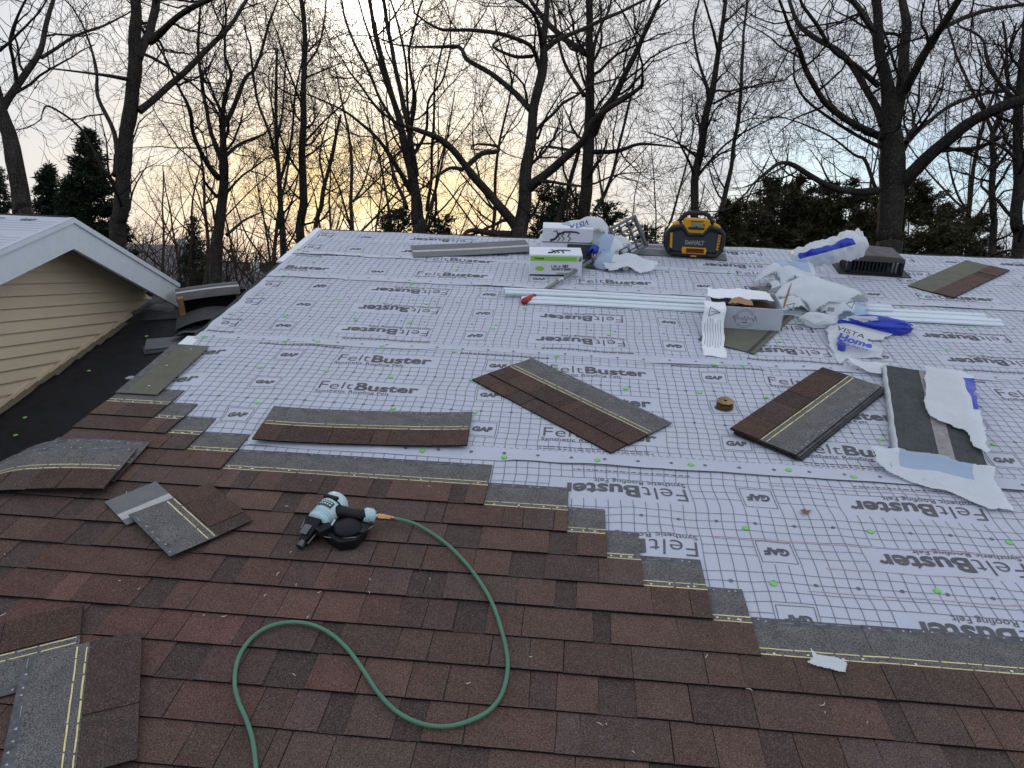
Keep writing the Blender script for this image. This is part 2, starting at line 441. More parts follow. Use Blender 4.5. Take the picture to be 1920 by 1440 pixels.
    if i:                                                                           # dashed lap line, ruler bars, small print
        u = u0
        while u < u1-.05:
            a = P(u, v0+.0995); ink.add([P(u, v0+.099), P(u+.018, v0+.099), P(u+.018, v0+.101), P(u, v0+.101)], [(0, 1, 2, 3)]); u += .030
        k = -4
        while k < 7:
            ua = g+k*PER+.35
            for q in range(22):
                a = ua+q*.025
                if not u0 < a < u1-.03: continue
                if i in (2,): ink.add([P(a, v0+.118), P(a+.021, v0+.118), P(a+.021, v0+.130), P(a, v0+.130)], [(0, 1, 2, 3)])
            if i == 1 and u0 < ua < u1-.6: micro(ua, v0+.112, .52); micro(ua, v0+.130, .50)
            k += 1
    if i == 0:
        for k in range(-1, 4): micro(.05+k*PER, 2.915, .5)
    if i == 1:                                                                      # ruler bars peeping out along the next seam
        for k in range(-2, 4):
            for q in range(21):
                a = -1.85+k*1.22+q*.025
                if u0 < a < u1: ink.add([P(a, 4.070), P(a+.021, 4.070), P(a+.021, 4.081), P(a, 4.081)], [(0, 1, 2, 3)])
    grid.build('printed_grid', M_INKL, parent); ink.build('lettering', M_INK, parent)

house = thing('house', 'house roof half shingled in brown, the rest white printed underlayment', 'roof', ROOF)
MB().slab(-2.27, UR+.02, -1.2, 6.60, -.10, -.012).build('roof_deck', M_DECK, house)
MB().slab(-2.27, UR+.02, 6.60, 6.62, -.11, .004).build('ridge_edge', M_BLACKFELT, house)
# far slope drops away behind the ridge
fs = MB(); a = 2*SLOPE
fs.slab(-2.27, UR+.02, 0, 4.5, -.1, 0., fn=lambda x, y, z: (x, 6.621+y*math.cos(a)+z*math.sin(a), -.016-y*math.sin(a)+z*math.cos(a)))
fs.build('far_slope', M_BLACKFELT, house)
for i, (v0, v1, flip, g, rows) in enumerate(SHEETS):
    mb = MB(); du, dv = .03, .03
    lo = 1.75 if i == 0 else v0
    nu = int((UR-UL)/du); nv = int((v1-lo)/dv)
    for j in range(nv+1):
        v = lo+(v1-lo)*j/nv
        for k in range(nu+1):
            ul = UL + (.018*noise.noise(Vector((v*5, i, 0))) if i != 1 else 0)
            if i == 2: ul += .035*noise.noise(Vector((v*2.1, 4, 0)))
            u = ul+(UR-ul)*k/nu
            vv = v
            if j == 0 and i: vv = v + .008*noise.noise(Vector((u*3, i*3., 5)))
            mb.v.append((u, vv, sheet_w(i, u, vv)))
    W = nu+1
    mb.f = [(j*W+k, j*W+k+1, (j+1)*W+k+1, (j+1)*W+k) for j in range(nv) for k in range(nu)]
    mb.m = [0]*len(mb.f)
    sh = mb.build('underlayment_sheet', M_FELT, house, smooth=True)
    nxt = SHEETS[i+1][0]+.03 if i+1 < len(SHEETS) else 6.55
    felt_print(i, 1.95, sheet_w, UL+.03, UR-.05, nxt, sh)
# red chalk lines snapped across the lower sheet
ch = MB()
for v, ua, ub in ((2.495, .6, 2.6), (2.215, .9, 2.6), (2.885, .9, 2.4), (2.35, 1.0, 1.6)):
    n = int((ub-ua)/.04); b = len(ch.v)
    for k in range(n+1):
        u = ua+(ub-ua)*k/n; ch.v += [(u, v-.0022, sheet_w(0, u, v)+.0027), (u, v+.0022, sheet_w(0, u, v)+.0027)]
    ch.f += [(b+2*k, b+2*k+2, b+2*k+3, b+2*k+1) for k in range(n)]; ch.m += [0]*n
ch.build('chalk_line', M_CHALK, house)
# drip edge on the left rake where the felt stops short
for va, vb, w in ((4.0, 4.125, .085), (5.62, 6.60, .055)):
    MB().slab(-2.315, -2.315+w, va, vb, .004, .016, ny=3).build('drip_edge', M_WHITE, house)
for va, vb in ((2.3, 4.0), (4.125, 5.62)):
    MB().slab(-2.30, -2.262, va, vb, -.012, .004).build('drip_edge', M_BLACKFELT, house)
# green cap nails
caps = [(1450,1095),(1757,1109),(1398,990),(1632,997),(1892,1018),(1295,875),(1478,885),(1600,897),(945.8,857.5),(1120,866),(791.7,845.8),(733,708),(737.5,767.7),(890.6,775),(884,714),(716.7,651),(851.7,661.5),(1043.7,670.4),(800,570),(767.7,605.8),(925,617),(984,580),(432.5,589),(534.6,594),(666.9,601),(632.5,562),(482.5,552),(531.5,519),(649,526),(651,495.6),(587.7,492.5),(349,650),(384.6,633),(534.6,641.5),(596,643),(612,697),(487,690),(483,756),(1311.7,738),(1435,747),(1651.7,825),(1861.7,835),(1808,765),(1820,710),(1391.7,686.7),(1461.7,641.7),(1498,601.7),(1710,611.7),(1820,618),(1778,656.7),(1691.7,576.7),(1847,585),(1366.7,513),(1418,490),(1383,526.7),(1596.7,540),(1141.7,629),(1173,731.7),(1111.7,517),(1250,510),(900,540.7),(773,533),(780,489),(673,481),(857,506.7),(1163,551.7),(1843,917),(1338,687),(560,470),(1040,690)]
cm = MB().lathe([(.0135, 0), (.0135, .0012), (.009, .0030), (.004, .0038)], sides=12).mesh('cap_nail', M_CAP, True)
def sheet_at(v):
    return max(i for i in range(5) if v >= SHEETS[i][0])
for px, py in caps:
    u, v = ruv(px, py, .012); link('cap_nail', cm, house, Matrix.Translation((u, v, sheet_w(sheet_at(v), u, v)+.0022)))

# ------------------------------------------------------------------ shingles
PAL = [(.110, .067, .052), (.102, .063, .050), (.092, .060, .050), (.116, .071, .054), (.086, .058, .050), (.107, .064, .052), (.097, .061, .049), (.092, .062, .054)]
DARKB = (.067, .048, .042)
YS = [0, .148, .300, H_SH]
def base_mesh(length, fn=None, nx=1, t=.0032):
    return MB().slab(0, length, 0, H_SH, 0, t, nx=nx, fn=fn, ys=YS if nx == 1 else [0, .05, .10, .148, .2, .25, .300, H_SH], matfn=lambda y: 0 if y < .148 else (1 if y < .30 else 2), edge=3).mesh('base_layer', [M_TAB, M_LAP, M_STRIP, M_EDGE])
def cut_tabs(rng, length):
    xs = []; x = 0.; big = rng.random() < .5
    while x < length-.001:
        w = rng.uniform(.12, .27) if big else rng.uniform(.06, .14)
        if length-(x+w) < .045: w = length-x
        xs.append((x, x+w, big or rng.random() < .55)); x += w; big = not big if rng.random() < .8 else big
    return xs
def add_tabs(root, rng, length, t=.0032, fn=None, nx=1, pal=PAL, warm=None, dim=1.):
    for xa, xb, proud in cut_tabs(rng, length):
        if not proud: continue
        c = Vector(rng.choice(pal))*rng.uniform(.85, 1.15)*dim
        if warm: c = Vector((c.x*(1+.05*warm), c.y*(1-.06*warm), c.z*(1-.03*warm)))
        j = [rng.uniform(-.004, .004) for _ in range(2)]; g = .0012
        def tf(x, y, z, xa=xa, xb=xb):
            k = 1-y/.15; x += (j[0] if x < (xa+xb)/2 else j[1])*k if 0.002 < xa and xb < length-.002 else 0
            return fn(x, y, z) if fn else (x, y, z)
        MB().slab(xa+g, xb-g, -.0015+rng.uniform(0, .0015), .1465, t+.0002, t+.0040, nx=nx, ny=2 if not fn else 4, fn=tf, edge=1, front_only=True).build('tab', [M_TAB, M_EDGE], root, color=tuple(c))
def glue_lines(root, rng, xa, xb, t=.0032, fn=None, rows=(.155, .182)):
    for y in rows:
        mb = MB(); x = xa
        while x < xb-.02:
            w = min(rng.uniform(.03, .16), xb-x); h = rng.uniform(.0019, .0028)
            n = max(1, int(w/.03)); pts = []
            for k in range(n+1):
                xx = x+w*k/n; yy = y+rng.uniform(-.0007, .0007)
                for yo in (-h, h):
                    p = (xx, yy+yo, t+.0009); pts.append(fn(*p) if fn else p)
            mb.add(pts, [(2*k, 2*k+2, 2*k+3, 2*k+1) for k in range(n)]); x += w+rng.uniform(.002, .010)
        mb.build('sealant_line', M_GLUE, root)
nail_me = MB().lathe([(.0048, 0), (.0048, .0012), (.003, .002)], sides=8).mesh('nail', M_NAIL, True)
def print_marks(root, rng, xa, xb, t=.0032, fn=None):
    """worn white print on the band along the top edge"""
    mb = MB(); x = xa+.02
    while x < xb-.03:
        k = rng.random()
        def p(a, b): return fn(a, b, t+.0009) if fn else (a, b, t+.0009)
        if k < .45:
            w = rng.uniform(.015, .05); y = rng.uniform(.308, .326); mb.add([p(x, y), p(x+w, y), p(x+w, y+.0016), p(x, y+.0016)], [(0, 1, 2, 3)])
        else:
            s = .010; y = rng.uniform(.308, .318); mb.add([p(x, y), p(x+s, y+.002), p(x+s*.55, y+s)], [(0, 1, 2)]); w = s
        x += w+rng.uniform(.012, .05)
    if mb.v: mb.build('printed_marks', M_PALE, root, kind='stuff')

rng = random.Random(11)
TILT = .0188
for k, (vk, ur) in sorted(COURSES.items(), key=lambda e: -e[0]):
    left = -2.335 + rng.uniform(-.006, .006) - (.03 if k in (0, 1) else 0)
    right = ur; first = True
    if k >= 6: right -= ((k*.137) % .9)*.5
    while right > left+.02:
        ln = min(L_SH, right-left)
        if k < 6 and first and ln < L_SH: pass
        tilt = math.atan((TILT)/H_SH)
        M = Matrix.Translation((right-ln, vk+rng.uniform(-.0018, .0018), .0205+rng.uniform(-.0008, .0012))) @ Matrix.Rotation(-tilt, 4, 'X') @ Matrix.Rotation(rng.uniform(-.0016, .0016), 4, 'Z')
        up = COURSES.get(k-1)
        sh = link('shingle', base_mesh(ln-.0015), house, M, color=tuple(Vector(DARKB)*rng.uniform(.9, 1.2)))
        cx = right-ln/2
        warm = max(0, 1-((cx+1.45)**2*1.1+(vk-1.75)**2*5))*1.5
        add_tabs(sh, rng, ln-.0015, warm=warm)
        vis = (up[1] if up else -9) if k != 6 else .67
        if right > vis+.02:
            xa = max(0., vis-(right-ln)); glue_lines(sh, rng, xa, ln); print_marks(sh, rng, xa, ln)
            link('nail', nail_me, sh, Matrix.Translation((ln-.045, .168, .0033)))
            for q in range(3): link('nail', nail_me, sh, Matrix.Translation((xa+(ln-xa)*(q+.4)/3.4, .166+rng.uniform(-.006, .006), .0033)))
        right -= ln; first = False
# greenish starter strip up the left rake
st = MB().slab(-2.335, -2.112, 3.36, 3.985, .018, .0215, ny=3).build('starter_strip', [M_OLIVE], house)
MB().slab(-2.334, -2.29, 3.37, 3.98, .0217, .0222).build('edge_band', M_STRIP, st)
for u, v in ((-2.20, 3.93), (-2.23, 3.70), (-2.20, 3.45)): link('nail', nail_me, st, Matrix.Translation((u, v, .0216)))

# ------------------------------------------------------------------ gable wing on the left and its lower, black-felted roof
DROP = .5
gw = thing('gable_wing', 'tan sided gable wing with white rake boards beside the black felt roof', 'building', Matrix.Identity(4))
def rw(u, v, w): return tuple(ROOF @ Vector((u, v, w)))
bf = MB(); n, m = 30, 70
for j in range(m+1):
    for i in range(n+1):
        u = -3.75+1.6*i/n; v = -.5+6.55*j/m
        bf.v.append(rw(u, v, -DROP+.006*noise.noise(Vector((u*2, v*1.4, 2)))))
bf.f = [(j*(n+1)+i, j*(n+1)+i+1, (j+1)*(n+1)+i+1, (j+1)*(n+1)+i) for j in range(m) for i in range(n)]; bf.m = [0]*len(bf.f)
bf.build('black_underlayment', M_BLACKFELT, gw, smooth=True)
MB().slab(-3.75, -2.0, -.5, 6.05, -DROP-.08, -DROP-.02, fn=rw).build('lower_roof_deck', M_DECK, gw)
MB().slab(-3.2, -2.0, 6.02, 6.06, -DROP-.05, -DROP+.03, fn=rw).build('coping', M_BACKG, gw)
UW, UF = -3.6, -3.3
PK, GP = (4.338, 1.985), .333                 # ridge (Y, Z) and pitch of the gable
def roofz(y): return PK[1]-abs(y-PK[0])*GP
# rake boards: one each side of the peak, with a thin metal edge above
for sgn, ye in ((-1, 2.35), (1, 5.70)):
    ya, yb = PK[0], ye
    for nm, du, za, zb, mt in (('rake_board', 0, -.195, -.028, M_WHITE), ('rake_edge_metal', .012, -.0275, .006, M_WHITE)):
        p = [(ya, PK[1]+za), (yb, roofz(yb)+za), (yb, roofz(yb)+zb), (ya, PK[1]+zb)]
        vs = [(UF+du-.03, *q) for q in p] + [(UF+du, *q) for q in p]
        MB().add(vs, [(3, 2, 1, 0), (4, 5, 6, 7), (0, 1, 5, 4), (1, 2, 6, 5), (2, 3, 7, 6), (3, 0, 4, 7)]).build(nm, mt, gw)
    # soffit boards between wall and rake board
    L = abs(yb-ya); nb = int(L/.10)
    for q in range(nb):
        y0, y1 = ya+sgn*L*q/nb, ya+sgn*(L*(q+1)/nb-.004)
        MB().add([(UW, y0, roofz(y0)-.080), (UF-.03, y0, roofz(y0)-.080), (UF-.03, y1, roofz(y1)-.080), (UW, y1, roofz(y1)-.080),
                  (UW, y0, roofz(y0)-.072), (UF-.03, y0, roofz(y0)-.072), (UF-.03, y1, roofz(y1)-.072), (UW, y1, roofz(y1)-.072)],
                 [(0, 3, 2, 1), (4, 5, 6, 7), (0, 1, 5, 4), (1, 2, 6, 5), (2, 3, 7, 6), (3, 0, 4, 7)]).build('soffit_board', M_SOFFIT, gw)
    # deck and felt of each slope
    mt = M_FELT if sgn < 0 else M_BLACKFELT
    us = [-9., -7.5, -6, -4.5, UF+.012]
    mb = MB(); vs = []
    for y in (ya, (ya+yb)/2, yb):
        for u in us: vs.append((u, y, roofz(y)+.008))
    mb.add(vs, [(j*5+i, j*5+i+1, (j+1)*5+i+1, (j+1)*5+i) if sgn > 0 else (j*5+i, (j+1)*5+i, (j+1)*5+i+1, j*5+i+1) for j in range(2) for i in range(4)])
    fe = mb.build('underlayment_sheet', mt, gw)
    if sgn < 0:
        ink = MB()
        def gp(x, y): return (x, PK[0]-.95*y, roofz(PK[0]-.95*y)+.011)
        for row in range(6):
            for c in range(5):
                x = UF-.95-c*1.22; y = .10+row*.3556
                def pl(a, b, x=x, y=y): return gp(x+a, y-b)
                put_word(ink, word('Felt', -.012, 5), .0, -.034, .185, .083, pl); put_word(ink, word('Buster', .028, 8), .2, -.034, .345, .083, pl)
                put_word(ink, word('GAF', .05, 4, .95, .12), .66, -.02, .1, .042, pl)
            for dy in (.08, .13, .18, .23, .28):
                y = .05+row*.3556+dy; ink.add([gp(-9, y), gp(UF-.02, y), gp(UF-.02, y+.003), gp(-9, y+.003)], [(0, 1, 2, 3)])
        ink.build('lettering', M_INKL, fe)
    MB().add([(-9, ya, roofz(ya)-.06), (UF-.04, ya, roofz(ya)-.06), (UF-.04, yb, roofz(yb)-.06), (-9, yb, roofz(yb)-.06), (-9, ya, roofz(ya)+.003), (UF-.04, ya, roofz(ya)+.003), (UF-.04, yb, roofz(yb)+.003), (-9, yb, roofz(yb)+.003)],
             [(0, 3, 2, 1), (4, 5, 6, 7), (0, 1, 5, 4), (1, 2, 6, 5), (2, 3, 7, 6), (3, 0, 4, 7)]).build('roof_deck', M_DECK, gw)
# cap over the gable ridge
MB().tube([(-9, PK[0], PK[1]+.004), (UF-.03, PK[0], PK[1]+.004)], .012, 6).build('ridge_edge', M_BLACKFELT, gw)
# siding boards, each lapped over the one below
lowz = lambda y: (ROOF @ Vector((0, (y+DROP*NRM.y)/VDIR.y, -DROP)))[2] if False else math.tan(SLOPE)*y - DROP/math.cos(SLOPE)
PITCHZ = .0785; z0 = 1.627+.0785*4
for q in range(26):
    zt = z0-PITCHZ*q; zb = zt-PITCHZ
    # span of the wall at this height: gable slopes above, lower roof below
    def span(z):
        ymin = 2.4; ymax = 6.0
        top = roofz
        ymin = max(ymin, PK[0]-(PK[1]-.080-z)/GP); ymax = min(ymax, PK[0]+(PK[1]-.080-z)/GP)
        ymax = min(ymax, (z-.03+DROP/math.cos(SLOPE))/math.tan(SLOPE))
        return ymin, ymax
    a0, b0 = span(zb); a1, b1 = span(zt)
    if b0 <= a0+.02: continue
    if b1 <= a1: a1 = b1 = max(min((a1+b1)/2, b0), a0); b1 += .002
    poly = [(UW+.022, a0, zb), (UW+.022, b0, zb), (UW+.004, b1, zt), (UW+.004, a1, zt)]
    MB().add(poly+[(UW-.01, p[1], p[2]) for p in poly], [(0, 1, 2, 3), (7, 6, 5, 4), (0, 4, 5, 1), (1, 5, 6, 2), (2, 6, 7, 3), (3, 7, 4, 0)]).build('siding_board', M_SIDING, gw)
# trim channel along the foot of the wall and under the soffit
def trim(pts, w, mt, nm='trim_channel'):
    MB().tube(pts, w, 4).build(nm, mt, gw)
trim([(UW+.02, y, lowz(y)+.022) for y in (2.4, 5.45)], .018, M_SIDING)
trim([(UW+.014, PK[0], PK[1]-.095), (UW+.014, 5.62, roofz(5.62)-.095)], .012, M_SOFFIT); trim([(UW+.014, PK[0], PK[1]-.095), (UW+.014, 2.4, roofz(2.4)-.095)], .012, M_SOFFIT)
# torn step flashing along the wall foot
rng = random.Random(5)
for q in range(22):
    y = 2.6+q*.125; c, s = math.cos(SLOPE), math.sin(SLOPE)
    M = Matrix.Translation((UW+.05+rng.uniform(-.01, .01), y, lowz(y)+.012)) @ Matrix.Rotation(SLOPE+.06, 4, 'X') @ Matrix.Rotation(rng.uniform(-.12, .12), 4, 'Z')
    MB().box((0, 0, 0), (.07, .15, .004)).build('flashing', mat('flashing_tan', (.20, .16, .11), .7), gw, M)
for px, py in ((47, 785), (30, 818), (167, 697), (275, 632)):
    u, v = ruv(px, py, -DROP); link('cap_nail', cm, gw, ROOF @ Matrix.Translation((u, v, -DROP+.008)))

# ------------------------------------------------------------------ loose shingles
def loose(label, M, length, seed, fn=None, nx=1, z=0., strips=True, group='loose shingles lying about the roof', glue=True, root=None, warm=None, name='loose_shingle'):
    rg = random.Random(seed)
    rt = root or thing(name, label, 'shingle', M, group)
    f2 = (lambda x, y, zz: fn(x, y, zz+z)) if fn else ((lambda x, y, zz: (x, y, zz+z)) if z else None)
    b = link('base_layer', base_mesh(length, f2, nx), rt, color=tuple(Vector(DARKB)*rg.uniform(.85, 1.2)))
    add_tabs(rt, rg, length, fn=f2, nx=max(1, nx//6), warm=warm, dim=.74)
    if glue: glue_lines(rt, rg, .01, length-.01, fn=f2)
    if strips: print_marks(rt, rg, 0, length, fn=f2)
    return rt
WF = .0205                  # resting height on the felt
a, b = ruv(473.3, 830, WF), ruv(874, 842, WF)
loose('brown shingle lying level with the courses in the middle of the white felt', on_roof(a.x, a.y, WF, math.atan2(b.y-a.y, b.x-a.x)), 1.0, 21, fn=lambda x, y, z: (x, y, z+.012*abs(2*x-1)**3+.004*(1-y/.33)), nx=12)
a = ruv(885, 713, WF); ang = R(-42.5)
two = loose('pair of overlapped brown shingles lying diagonally on the white felt', on_roof(a.x, a.y, WF, ang), 1.0, 22, glue=False, strips=False, group=None, name='shingle_pair')
off = Matrix.Translation((.012, .110, .0065)) @ Matrix.Rotation(R(-.6), 4, 'X')
loose(None, None, 1.0, 23, fn=lambda x, y, z: tuple(off @ Vector((x, y, z))), root=two)
# stack on the right
a = ruv(1545, 694, .03); ang = R(-129)
stk = thing('shingle_stack', 'thick stack of brown shingles lying askew beside the torn bundle', 'shingles', on_roof(a.x+.01, a.y-.02, WF, ang))
rg = random.Random(31)
for q in range(7):
    M = Matrix.Translation((rg.uniform(-.012, .012), rg.uniform(-.008, .008)-.004*q, q*.0052)) @ Matrix.Rotation(rg.uniform(-.012, .012), 4, 'Z')
    o = link('shingle', base_mesh(1.0), stk, M, color=(.05, .036, .033))
    rt = random.Random(32+q)
    if q == 6: add_tabs(o, rt, 1.0, dim=.72); glue_lines(o, rt, .01, .99); print_marks(o, rt, 0, 1.)
    else: MB().slab(0, 1, 0, .147, .003, .0052).build('tab', M_TAB, o, color=(.07, .045, .038))
# weathered piece at the top right
a = ruv(1788, 559, WF); b = ruv(1895, 507, WF)
o = loose('grey-green and brown shingle lying alone beyond the roof vent', on_roof(a.x, a.y, WF, math.atan2(b.y-a.y, b.x-a.x)), 1.03, 41, strips=False, glue=False)
for c in list(o.children):
    if c.name.startswith('base'):
        c.data.materials[1] = M_OLIVE; c.data.materials[2] = M_OLIVE
    else: c.color = (.105, .066, .052, 1)
# olive piece, upside down under the cardboard box
a = ruv(1415, 664, WF); b = ruv(1490, 592, WF)
o = thing('loose_shingle', 'olive shingle turned face down under the open cardboard box', 'shingle', on_roof(a.x, a.y, WF, math.atan2(b.y-a.y, b.x-a.x)), 'loose shingles lying about the roof')
MB().slab(0, .95, 0, .36, 0, .004).build('base_layer', M_OLIVE, o); MB().slab(.001, .949, .025, .048, .0042, .005).build('release_strip', M_BACK, o)
# grey upturned pieces by the ridge
a = ruv(775, 483, WF)
o = thing('loose_shingle', 'long grey shingle face down with a pale stripe, below the ridge', 'shingle', on_roof(a.x, a.y, WF, R(14.8)), 'loose shingles lying about the roof')
bend = lambda x, y, z: (x, y, z+.018*(x/1.0)**2)
MB().slab(0, .97, 0, .33, 0, .004, nx=10, fn=bend).build('base_layer', M_BACKG, o); MB().slab(.001, .969, .135, .18, .0042, .005, nx=10, fn=bend).build('release_strip', M_PALE, o)
a = ruv(1195, 477, WF)
o = thing('loose_shingle', 'grey shingle lying face down under the yellow radio', 'shingle', on_roof(a.x, a.y, WF, R(-5)), 'loose shingles lying about the roof')
MB().slab(0, .72, 0, .30, 0, .004).build('base_layer', M_BACKG, o); MB().slab(.001, .719, .16, .20, .0042, .005).build('release_strip', M_PINK, o)
# cut piece with a grey offcut sticking out from under it
WS = .030
a = ruv(240, 967, WS); b = ruv(317, 935, WS)
o = thing('shingle_offcut', 'small grey offcut sticking out from under a cut shingle', 'shingle', on_roof(a.x, a.y, WS, math.atan2(b.y-a.y, b.x-a.x)))
MB().slab(-.03, .18, -.06, .155, 0, .004).build('base_layer', M_BACKG, o); MB().slab(-.029, .179, -.02, .03, .0042, .0048).build('release_strip', M_PALE, o)
a = ruv(475, 976, WS+.006)
loose('short cut shingle lying askew left of the nail gun', on_roof(a.x, a.y, WS+.006, R(141.5)), .36, 51, fn=lambda x, y, z: (x, y, z+.012*(y/.33)**2))
# two cut pieces in the bottom left corner
a = ruv(157, 1135, WS)
loose('cut shingle in the near left corner, lying under another', on_roof(a.x, a.y, WS, R(-152)), .62, 52, warm=.25)
a = ruv(258, 1425, WS+.012)
loose('cut shingle on top of another in the near left corner', on_roof(a.x, a.y, WS+.014, R(117)), .50, 53, fn=lambda x, y, z: (x, y, z+.006*math.sin(y*8)))
# shingle flopped over the left rake
ga = ruv(197, 930, WS)
def flop(x, y, z):
    u = x-1.0; s = -u-.34                                   # hinge a little inside the edge
    zz = z+.012*math.sin(x*9+y*4)*.4
    if s > 0:
        rr = .55; th = min(s/rr, 1.15); rem = max(0, s-1.15*rr)
        u = -.34-rr*math.sin(th)-rem*math.cos(1.15); zz = z*math.cos(th)-rr*(1-math.cos(th))-rem*math.sin(1.15)
    return (u, y, zz+.012)
g_ = loose('limp brown shingle draped over the left edge of the roof', on_roof(ga.x, ga.y, WS+.016, R(6)), 1.0, 54, fn=flop, nx=24)
g2 = loose('second limp shingle just under the one draped over the edge', on_roof(ga.x-.005, ga.y+.085, WS-.004, R(3.5)), 1.0, 55, fn=flop, nx=24)

# ------------------------------------------------------------------ torn bundle with plastic wrapper
M_PLASTIC = mat('plastic_white', (.86, .89, .91), .22, .5, var=.04, trans=.35, clear=.16)
M_FILM = mat('plastic_bluish', (.62, .75, .90), .22, .5, var=.06, trans=.4, clear=.28)
M_BLUE = mat('plastic_blue', (.012, .035, .42), .3, .5, var=.08)
M_PAPER = mat('paper_white', (.78, .80, .82), .7, .3, var=.04)
M_INKB = mat('ink_black', (.02, .02, .022), .5, .3, var=0)
def inside(p, poly):
    x, y = p; c = False; n = len(poly)
    for i in range(n):
        x1, y1 = poly[i]; x2, y2 = poly[(i+1) % n]
        if (y1 > y) != (y2 > y) and x < (x2-x1)*(y-y1)/(y2-y1)+x1: c = not c
    return c
_FOLD = {}
def crease(x, y, seed, k):
    """sum of straight folds: sharp creases with flat film between them"""
    if seed not in _FOLD:
        rg = random.Random(seed*13+1); _FOLD[seed] = [(rg.uniform(0, math.pi), rg.uniform(-.35, .45), rg.choice((-1, 1))*rg.uniform(.4, 1.)) for _ in range(14)]
    r = 0
    for th, c0, a_ in _FOLD[seed]: r += a_*abs(((x*math.cos(th)+y*math.sin(th)-c0)*k*.5+.5) % 1. -.5)
    return .55+r*.55+.25*noise.noise(Vector((x*k, y*k, seed)))
def crumpled_sheet(poly, M, height, seed, step=.012, fold=.02, k=7., matfn=None):
    """limp film: poly in local x, y; height(x, y) is its drape; creases ride on top"""
    xs = [p[0] for p in poly]; ys = [p[1] for p in poly]
    nx = int((max(xs)-min(xs))/step)+2; ny = int((max(ys)-min(ys))/step)+2
    mb = MB(); idx = {}
    def vid(i, j):
        if (i, j) not in idx:
            x, y = min(xs)+i*step, min(ys)+j*step
            z = max(.001, height(x, y)+fold*(crease(x, y, seed, k)-.55))
            dx = .012*noise.noise(Vector((x*9, y*9, seed))); dy = .012*noise.noise(Vector((x*9+5, y*9, seed)))
            idx[(i, j)] = len(mb.v); mb.v.append((x+dx, y+dy, z))
        return idx[(i, j)]
    for i in range(nx):
        for j in range(ny):
            x, y = min(xs)+(i+.5)*step, min(ys)+(j+.5)*step
            jx, jy = .014*noise.noise(Vector((x*14, y*14, seed+2))), .014*noise.noise(Vector((x*14, y*14, seed+6)))
            if inside((x+jx, y+jy), poly):
                mb.f.append((vid(i, j), vid(i+1, j), vid(i+1, j+1), vid(i, j+1))); mb.m.append(matfn(x, y) if matfn else 0)
    return mb
def solid(o, t=.0008):
    s = o.modifiers.new('thickness', 'SOLIDIFY'); s.thickness = t; return o
a, b = ruv(1685, 862, WF), ruv(1665, 702, WF+.03)
ang = math.atan2(b.y-a.y, b.x-a.x)-R(90)
pk = thing('shingle_bundle', 'torn open bundle of shingles in white plastic wrapping beside the stack', 'bundle', on_roof(a.x-.02, a.y-.02, WF, ang))
for q in range(9):
    o = MB().slab(0, .36, 0, 1.0, q*.006, q*.006+.0052).build('shingle', M_BACK, pk)
top = 9*.006
MB().slab(.17, .235, .002, .998, top, top+.001, ny=1).build('release_strip', M_PINK, pk)
# wrapper: side wall, and three torn flaps
def wrap(poly, height, seed, name='wrapper_flap', mats=None, matfn=None, fold=.016, k=8.):
    mb = crumpled_sheet(poly, None, height, seed, .006, fold, k, matfn)
    return solid(mb.build(name, mats or [M_PLASTIC, M_BLUE, M_FILM], pk, smooth=True))
for xx in (-.012, .372):
    mb = MB(); n = 40; vs = []
    for i in range(n+1):
        y = -.01+1.02*i/n; w = .006*noise.noise(Vector((y*9, xx*5, 2)))
        vs += [(xx+w, y, .0), (xx+w*.5, y, top*.7), (xx+(.012 if xx < 0 else -.012)+w, y, top+.006+.006*noise.noise(Vector((y*14, xx, 4))))]
    mb.add(vs, [(3*i+j, 3*i+3+j, 3*i+4+j, 3*i+1+j) for i in range(n) for j in range(2)])
    solid(mb.build('wrapper_side', M_PLASTIC, pk, smooth=True))
wrap([(.20, .36), (.30, .30), (.33, .16), (.375, .10), (.39, .14), (.40, .60), (.44, .98), (.34, 1.05), (.20, 1.04), (.18, .8), (.15, .48)], lambda x, y: top+.022+.03*max(0, x-.3), 3, matfn=lambda x, y: 1 if x > .375 and .55 < y < .95 else 0)
wrap([(-.02, .02), (.38, .0), (.385, -.06), (.44, -.24), (.34, -.27), (.22, -.20), (.05, -.18), (-.1, -.10), (-.13, -.02), (-.05, .0)], lambda x, y: max(.006, top+.012+y*.34) if y < 0 else top+.008, 4, matfn=lambda x, y: 2 if (.0 < x < .3 and y > -.09) else 0, fold=.02)
wrap([(-.02, .92), (-.02, 1.02), (.03, 1.06), (-.05, 1.12), (-.20, 1.04), (-.17, .99)], lambda x, y: .03+.02*math.sin(x*20), 5)
wrap([(-.045, .0), (.03, -.02), (.03, .06), (-.03, .07)], lambda x, y: .02+.2*max(0, y), 6, mats=[M_BLUE])
lines = MB()
for q in range(6): lines.box((-.04+q*.014, -.075-.002*q, .040-.0035*q), (.0018, .075, .0006), Matrix.Rotation(.3, 3, 'Z') @ Matrix.Rotation(.3, 3, 'X'))
for q in range(14): lines.box((.10+q*.006, -.155, .016), (.0022, .03, .0006), Matrix.Rotation(.3, 3, 'X'))
lines.build('printed_text', M_INKB, pk)

